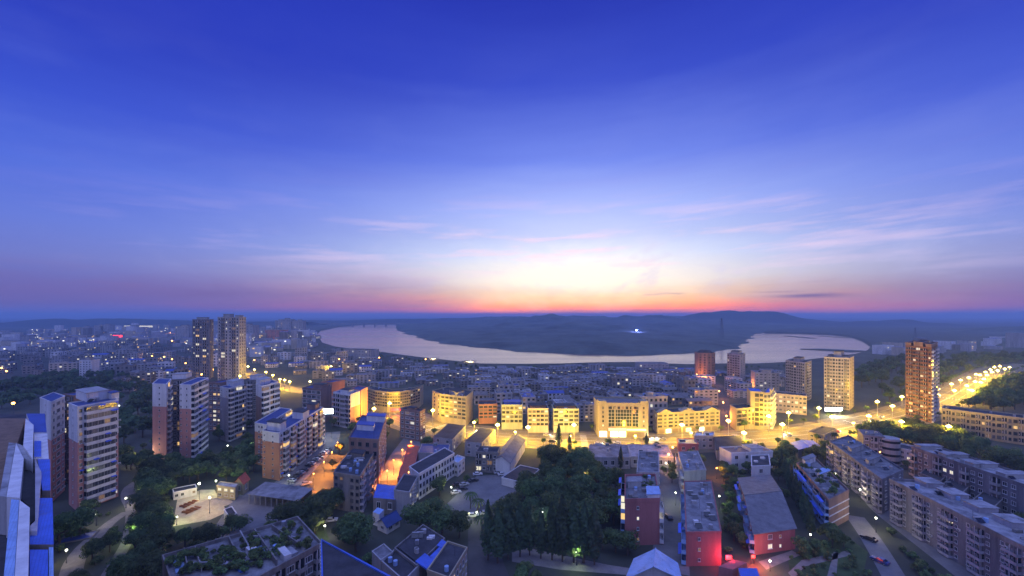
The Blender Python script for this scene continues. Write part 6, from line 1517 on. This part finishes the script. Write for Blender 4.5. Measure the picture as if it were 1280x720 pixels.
def open_shed():
    A, B_, C_ = Vector(P(309, 617, 4)), Vector(P(372, 626, 4)), Vector(P(392, 613, 4)); D_ = A + C_ - B_; c = (A + C_) / 2
    o = thing('open_shed', 'long open sided shed with a grey sheet roof along the concrete yard', 'shed', (c.x, c.y, 0))
    q = [(p.x - c.x, p.y - c.y) for p in (A, B_, C_, D_)]
    b = MB(); b.poly([(q[0][0], q[0][1], 3.7), (q[1][0], q[1][1], 3.7), (q[2][0], q[2][1], 4.8), (q[3][0], q[3][1], 4.8), (q[0][0], q[0][1], 3.85), (q[1][0], q[1][1], 3.85), (q[2][0], q[2][1], 4.95), (q[3][0], q[3][1], 4.95)],
                     [(3, 2, 1, 0), (4, 5, 6, 7), (0, 1, 5, 4), (1, 2, 6, 5), (2, 3, 7, 6), (3, 0, 4, 7)], 'roof'); b.build('roof', o)
    for i in range(9):
        t = (i + .3) / 9; x = q[0][0] * (1 - t) + q[1][0] * t; y = q[0][1] * (1 - t) + q[1][1] * t + .4; b = MB(); b.box(x - .18, x + .18, y - .18, y + .18, 0, 3.68, 'concrete'); b.build('post', o)
    b = MB(); i2 = inset(q, .5); b.prism([i2[3], i2[2], (i2[2][0], i2[2][1] + .2), (i2[3][0], i2[3][1] + .2)][::-1], 0, 4.4, 'grime'); b.build('back_wall', o)
open_shed()
x, y = P(98, 672); o = thing('garden_pool', 'small blue tiled pool set in the garden paving below the tall flats', 'pool', (x, y, 0), .5)
b = MB(); b.ring([(-4, -2.5), (4, -2.5), (4, 2.5), (-4, 2.5)], .5, .1, 0, .35, 'paving'); b.build('pool_edge', o); b = MB(); b.face([(-3.9, -2.4, .2), (3.9, -2.4, .2), (3.9, 2.4, .2), (-3.9, 2.4, .2)], 'blue'); b.build('pool_basin', o)
# potted greenery on the planted roofs
pr = random.Random(9)
for (poly, z, n, lab, grp) in [([(210, 702), (222, 728), (318, 716), (392, 684), (368, 656), (290, 680)], hgd, 95, 'bushy plant in the wild roof garden at the bottom left', 'plants of the bottom left roof garden'),
                               ([(784, 622), (822, 622), (820, 598), (786, 598)], 13.1, 18, 'potted shrub on the cluttered planted roof left of the courtyard lane', 'plants on the cluttered roof'),
                               ([(1000, 583), (1036, 622), (1057, 613), (1026, 580)], 11.4, 18, 'potted shrub on the planted roof with the blue awnings', 'plants on the blue awning roof')]:
    w_ = [P(a, c, z) for a, c in poly]; xs = [p[0] for p in w_]; ys = [p[1] for p in w_]; k = 0
    while k < n:
        q = (pr.uniform(min(xs), max(xs)), pr.uniform(min(ys), max(ys)))
        if inside(q, w_): k += 1; tree('shrub', q[0], q[1], pr.uniform(.5, 1.35), lab, grp, name='roof_shrub', z=z)

# ------------------------------------------------------------------ river things
def bridge():
    y = P(0, 406.5, 0)[1]; xa = (396 - 640) / FPX * y; xb = (500 - 640) / FPX * y
    o = thing('bridge', 'long low girder bridge on piers across the far river bend', 'bridge', ((xa + xb) / 2, y, WZ)); w = xb - xa
    b = MB(); b.box(-w / 2 - 60, w / 2 + 60, -7, 7, 15, 23, 'darkgrey'); b.build('deck', o)
    for k in range(8): b = MB(); b.box(-w / 2 + w * (k + .3) / 7.6 - 6, -w / 2 + w * (k + .3) / 7.6 + 6, -5, 5, -4, 15, 'darkgrey'); b.build('pier', o)
bridge()
def pylon(px, base, h, label):
    x, y = P(px, base); o = thing('pylon', label, 'pylon', (x, y, 0)); b = MB(); w = h * .09
    for sx in (-1, 1):
        for sy in (-1, 1): b.bar((sx * w, sy * w, -4), (sx * w * .12, sy * w * .12, h), h * .007, 'steel', 4)
    for k in range(6):
        z0_, z1_ = h * k / 6, h * (k + 1) / 6; a0 = w * (1 - .88 * k / 6); a1 = w * (1 - .88 * (k + 1) / 6); b.bar((-a0, -a0, z0_), (a1, -a1, z1_), h * .004, 'steel', 4); b.bar((a0, -a0, z0_), (-a1, -a1, z1_), h * .004, 'steel', 4)
    b.build('lattice_tower', o)
    for z in (.72, .84, .95): b = MB(); b.bar((-h * .13, 0, h * z), (h * .13, 0, h * z), h * .006, 'steel', 4); b.build('cross_arm', o)
pylon(902, 424, 66, 'lattice pylon on the point of the headland'); pylon(1144, 424, 36, 'lattice pylon in the mist behind the right bay')
for (px, py, ln, lab) in [(540, 455.5, 26, 'lit ferry pontoon moored at the near river bank, left of the pair'), (586, 459.5, 30, 'lit ferry pontoon moored at the near river bank, right of the pair')]:
    x, y = P(px, py - 1.5, WZ); o = thing('pontoon_boat', lab, 'boat', (x, y + 12, WZ), .12)
    b = MB(); b.poly([(-ln / 2, -4, -.6), (ln / 2, -4, -.6), (ln / 2 + 3, 0, -.6), (ln / 2, 4, -.6), (-ln / 2, 4, -.6), (-ln / 2, -4, 1.4), (ln / 2, -4, 1.4), (ln / 2 + 4, 0, 1.7), (ln / 2, 4, 1.4), (-ln / 2, 4, 1.4)], [(0, 1, 6, 5), (1, 2, 7, 6), (2, 3, 8, 7), (3, 4, 9, 8), (4, 0, 5, 9), (5, 6, 7, 8, 9)], 'darkgrey'); b.build('hull', o)
    b = MB(); b.box(-ln * .4, ln * .35, -3, 3, 1.42, 4.4, 'white'); b.box(-ln * .25, ln * .2, -2.4, 2.4, 4.4, 7, 'white'); b.build('cabin', o)
    b = MB(); b.box(-ln * .42, ln * .37, -3.4, 3.4, 7.02, 7.3, 'roofdark'); b.build('roof', o)
    for k in range(5): b = MB(); b.box(-ln * .32 + k * ln * .12, -ln * .26 + k * ln * .12, -3.06, -3.003, 2.2, 3.6, 'litwarm'); b.build('window', o)
    lamp_light(o, (0, -6, 7), 9000, (1, .7, .3), .6)
x, y = P(795.5, 418); zz = H - (413 - Y0) / FPX * y
o = thing('beacon', 'brilliant blue white beacon shining on the dark headland', 'beacon', (x, y, zz - 14)); b = MB(); b.bar((0, 0, -22), (0, 0, 13), .8, 'steel', 6); b.build('mast', o); link('lamp', _globe('beacon', 2.6), o, (0, 0, 14)); lamp_light(o, (0, -8, 18), 2.2e5, (.2, .25, 1.0), 3)
for px, base, w, h, lab in [(351, 424, 13, 58, 'leftmost of the far cluster of slim towers by the river bend'), (359.5, 425, 16, 62, 'broadest of the far cluster of slim towers by the river bend'), (368, 425, 12, 56, 'third of the far cluster of slim towers by the river bend'), (375, 426, 13, 58, 'rightmost of the far cluster of slim towers by the river bend'),
                            (346, 430, 22, 36, 'reddish block in front of the far cluster of slim towers'), (109, 421, 14, 34, 'left of the far towers under the left hills'), (127, 420, 16, 38, 'middle of the far towers under the left hills'), (135, 420, 16, 40, 'right of the far towers under the left hills'), (112, 474, 7, 22, 'slim pale tower block standing at the edge of the woods'),
                            (232, 430, 18, 46, 'far tower just left of the twin towers'), (311, 432, 18, 50, 'far tower just right of the twin towers')]:
    x, y = P(px, base)
    building('far_tower', lab, 'tower', None, h=h, world=[(x - w, y - w * .7), (x + w, y - w * .7), (x + w, y + w * .7), (x - w, y + w * .7)], edges=[('wwww', 8, dict(lit=.12))] + [None] * 3, wall='pink' if 'reddish' in lab else ('white' if 'pale' in lab else 'grey'), roof='roofdark', seed=int(px), parapet=.8, housing=[(.3, .7, .3, .7, 4, 'grey', 'roofdark')])
building('riverside_hall', 'long low dark hall on the bank in front of the river', 'hall', [(799, 455), (836, 455)], base=464, depth=20, edges=[('wwwwwwww', 2)] + [None] * 3, wall='grey', roof='rooftile', seed=98)
building('riverside_hall', 'dark square block on the bank beside the river bend', 'hall', [(431, 437), (464, 438)], base=449, depth=22, edges=[('wwwwwwww', 3)] + [None] * 3, wall='grey', roof='roofdark', seed=99)
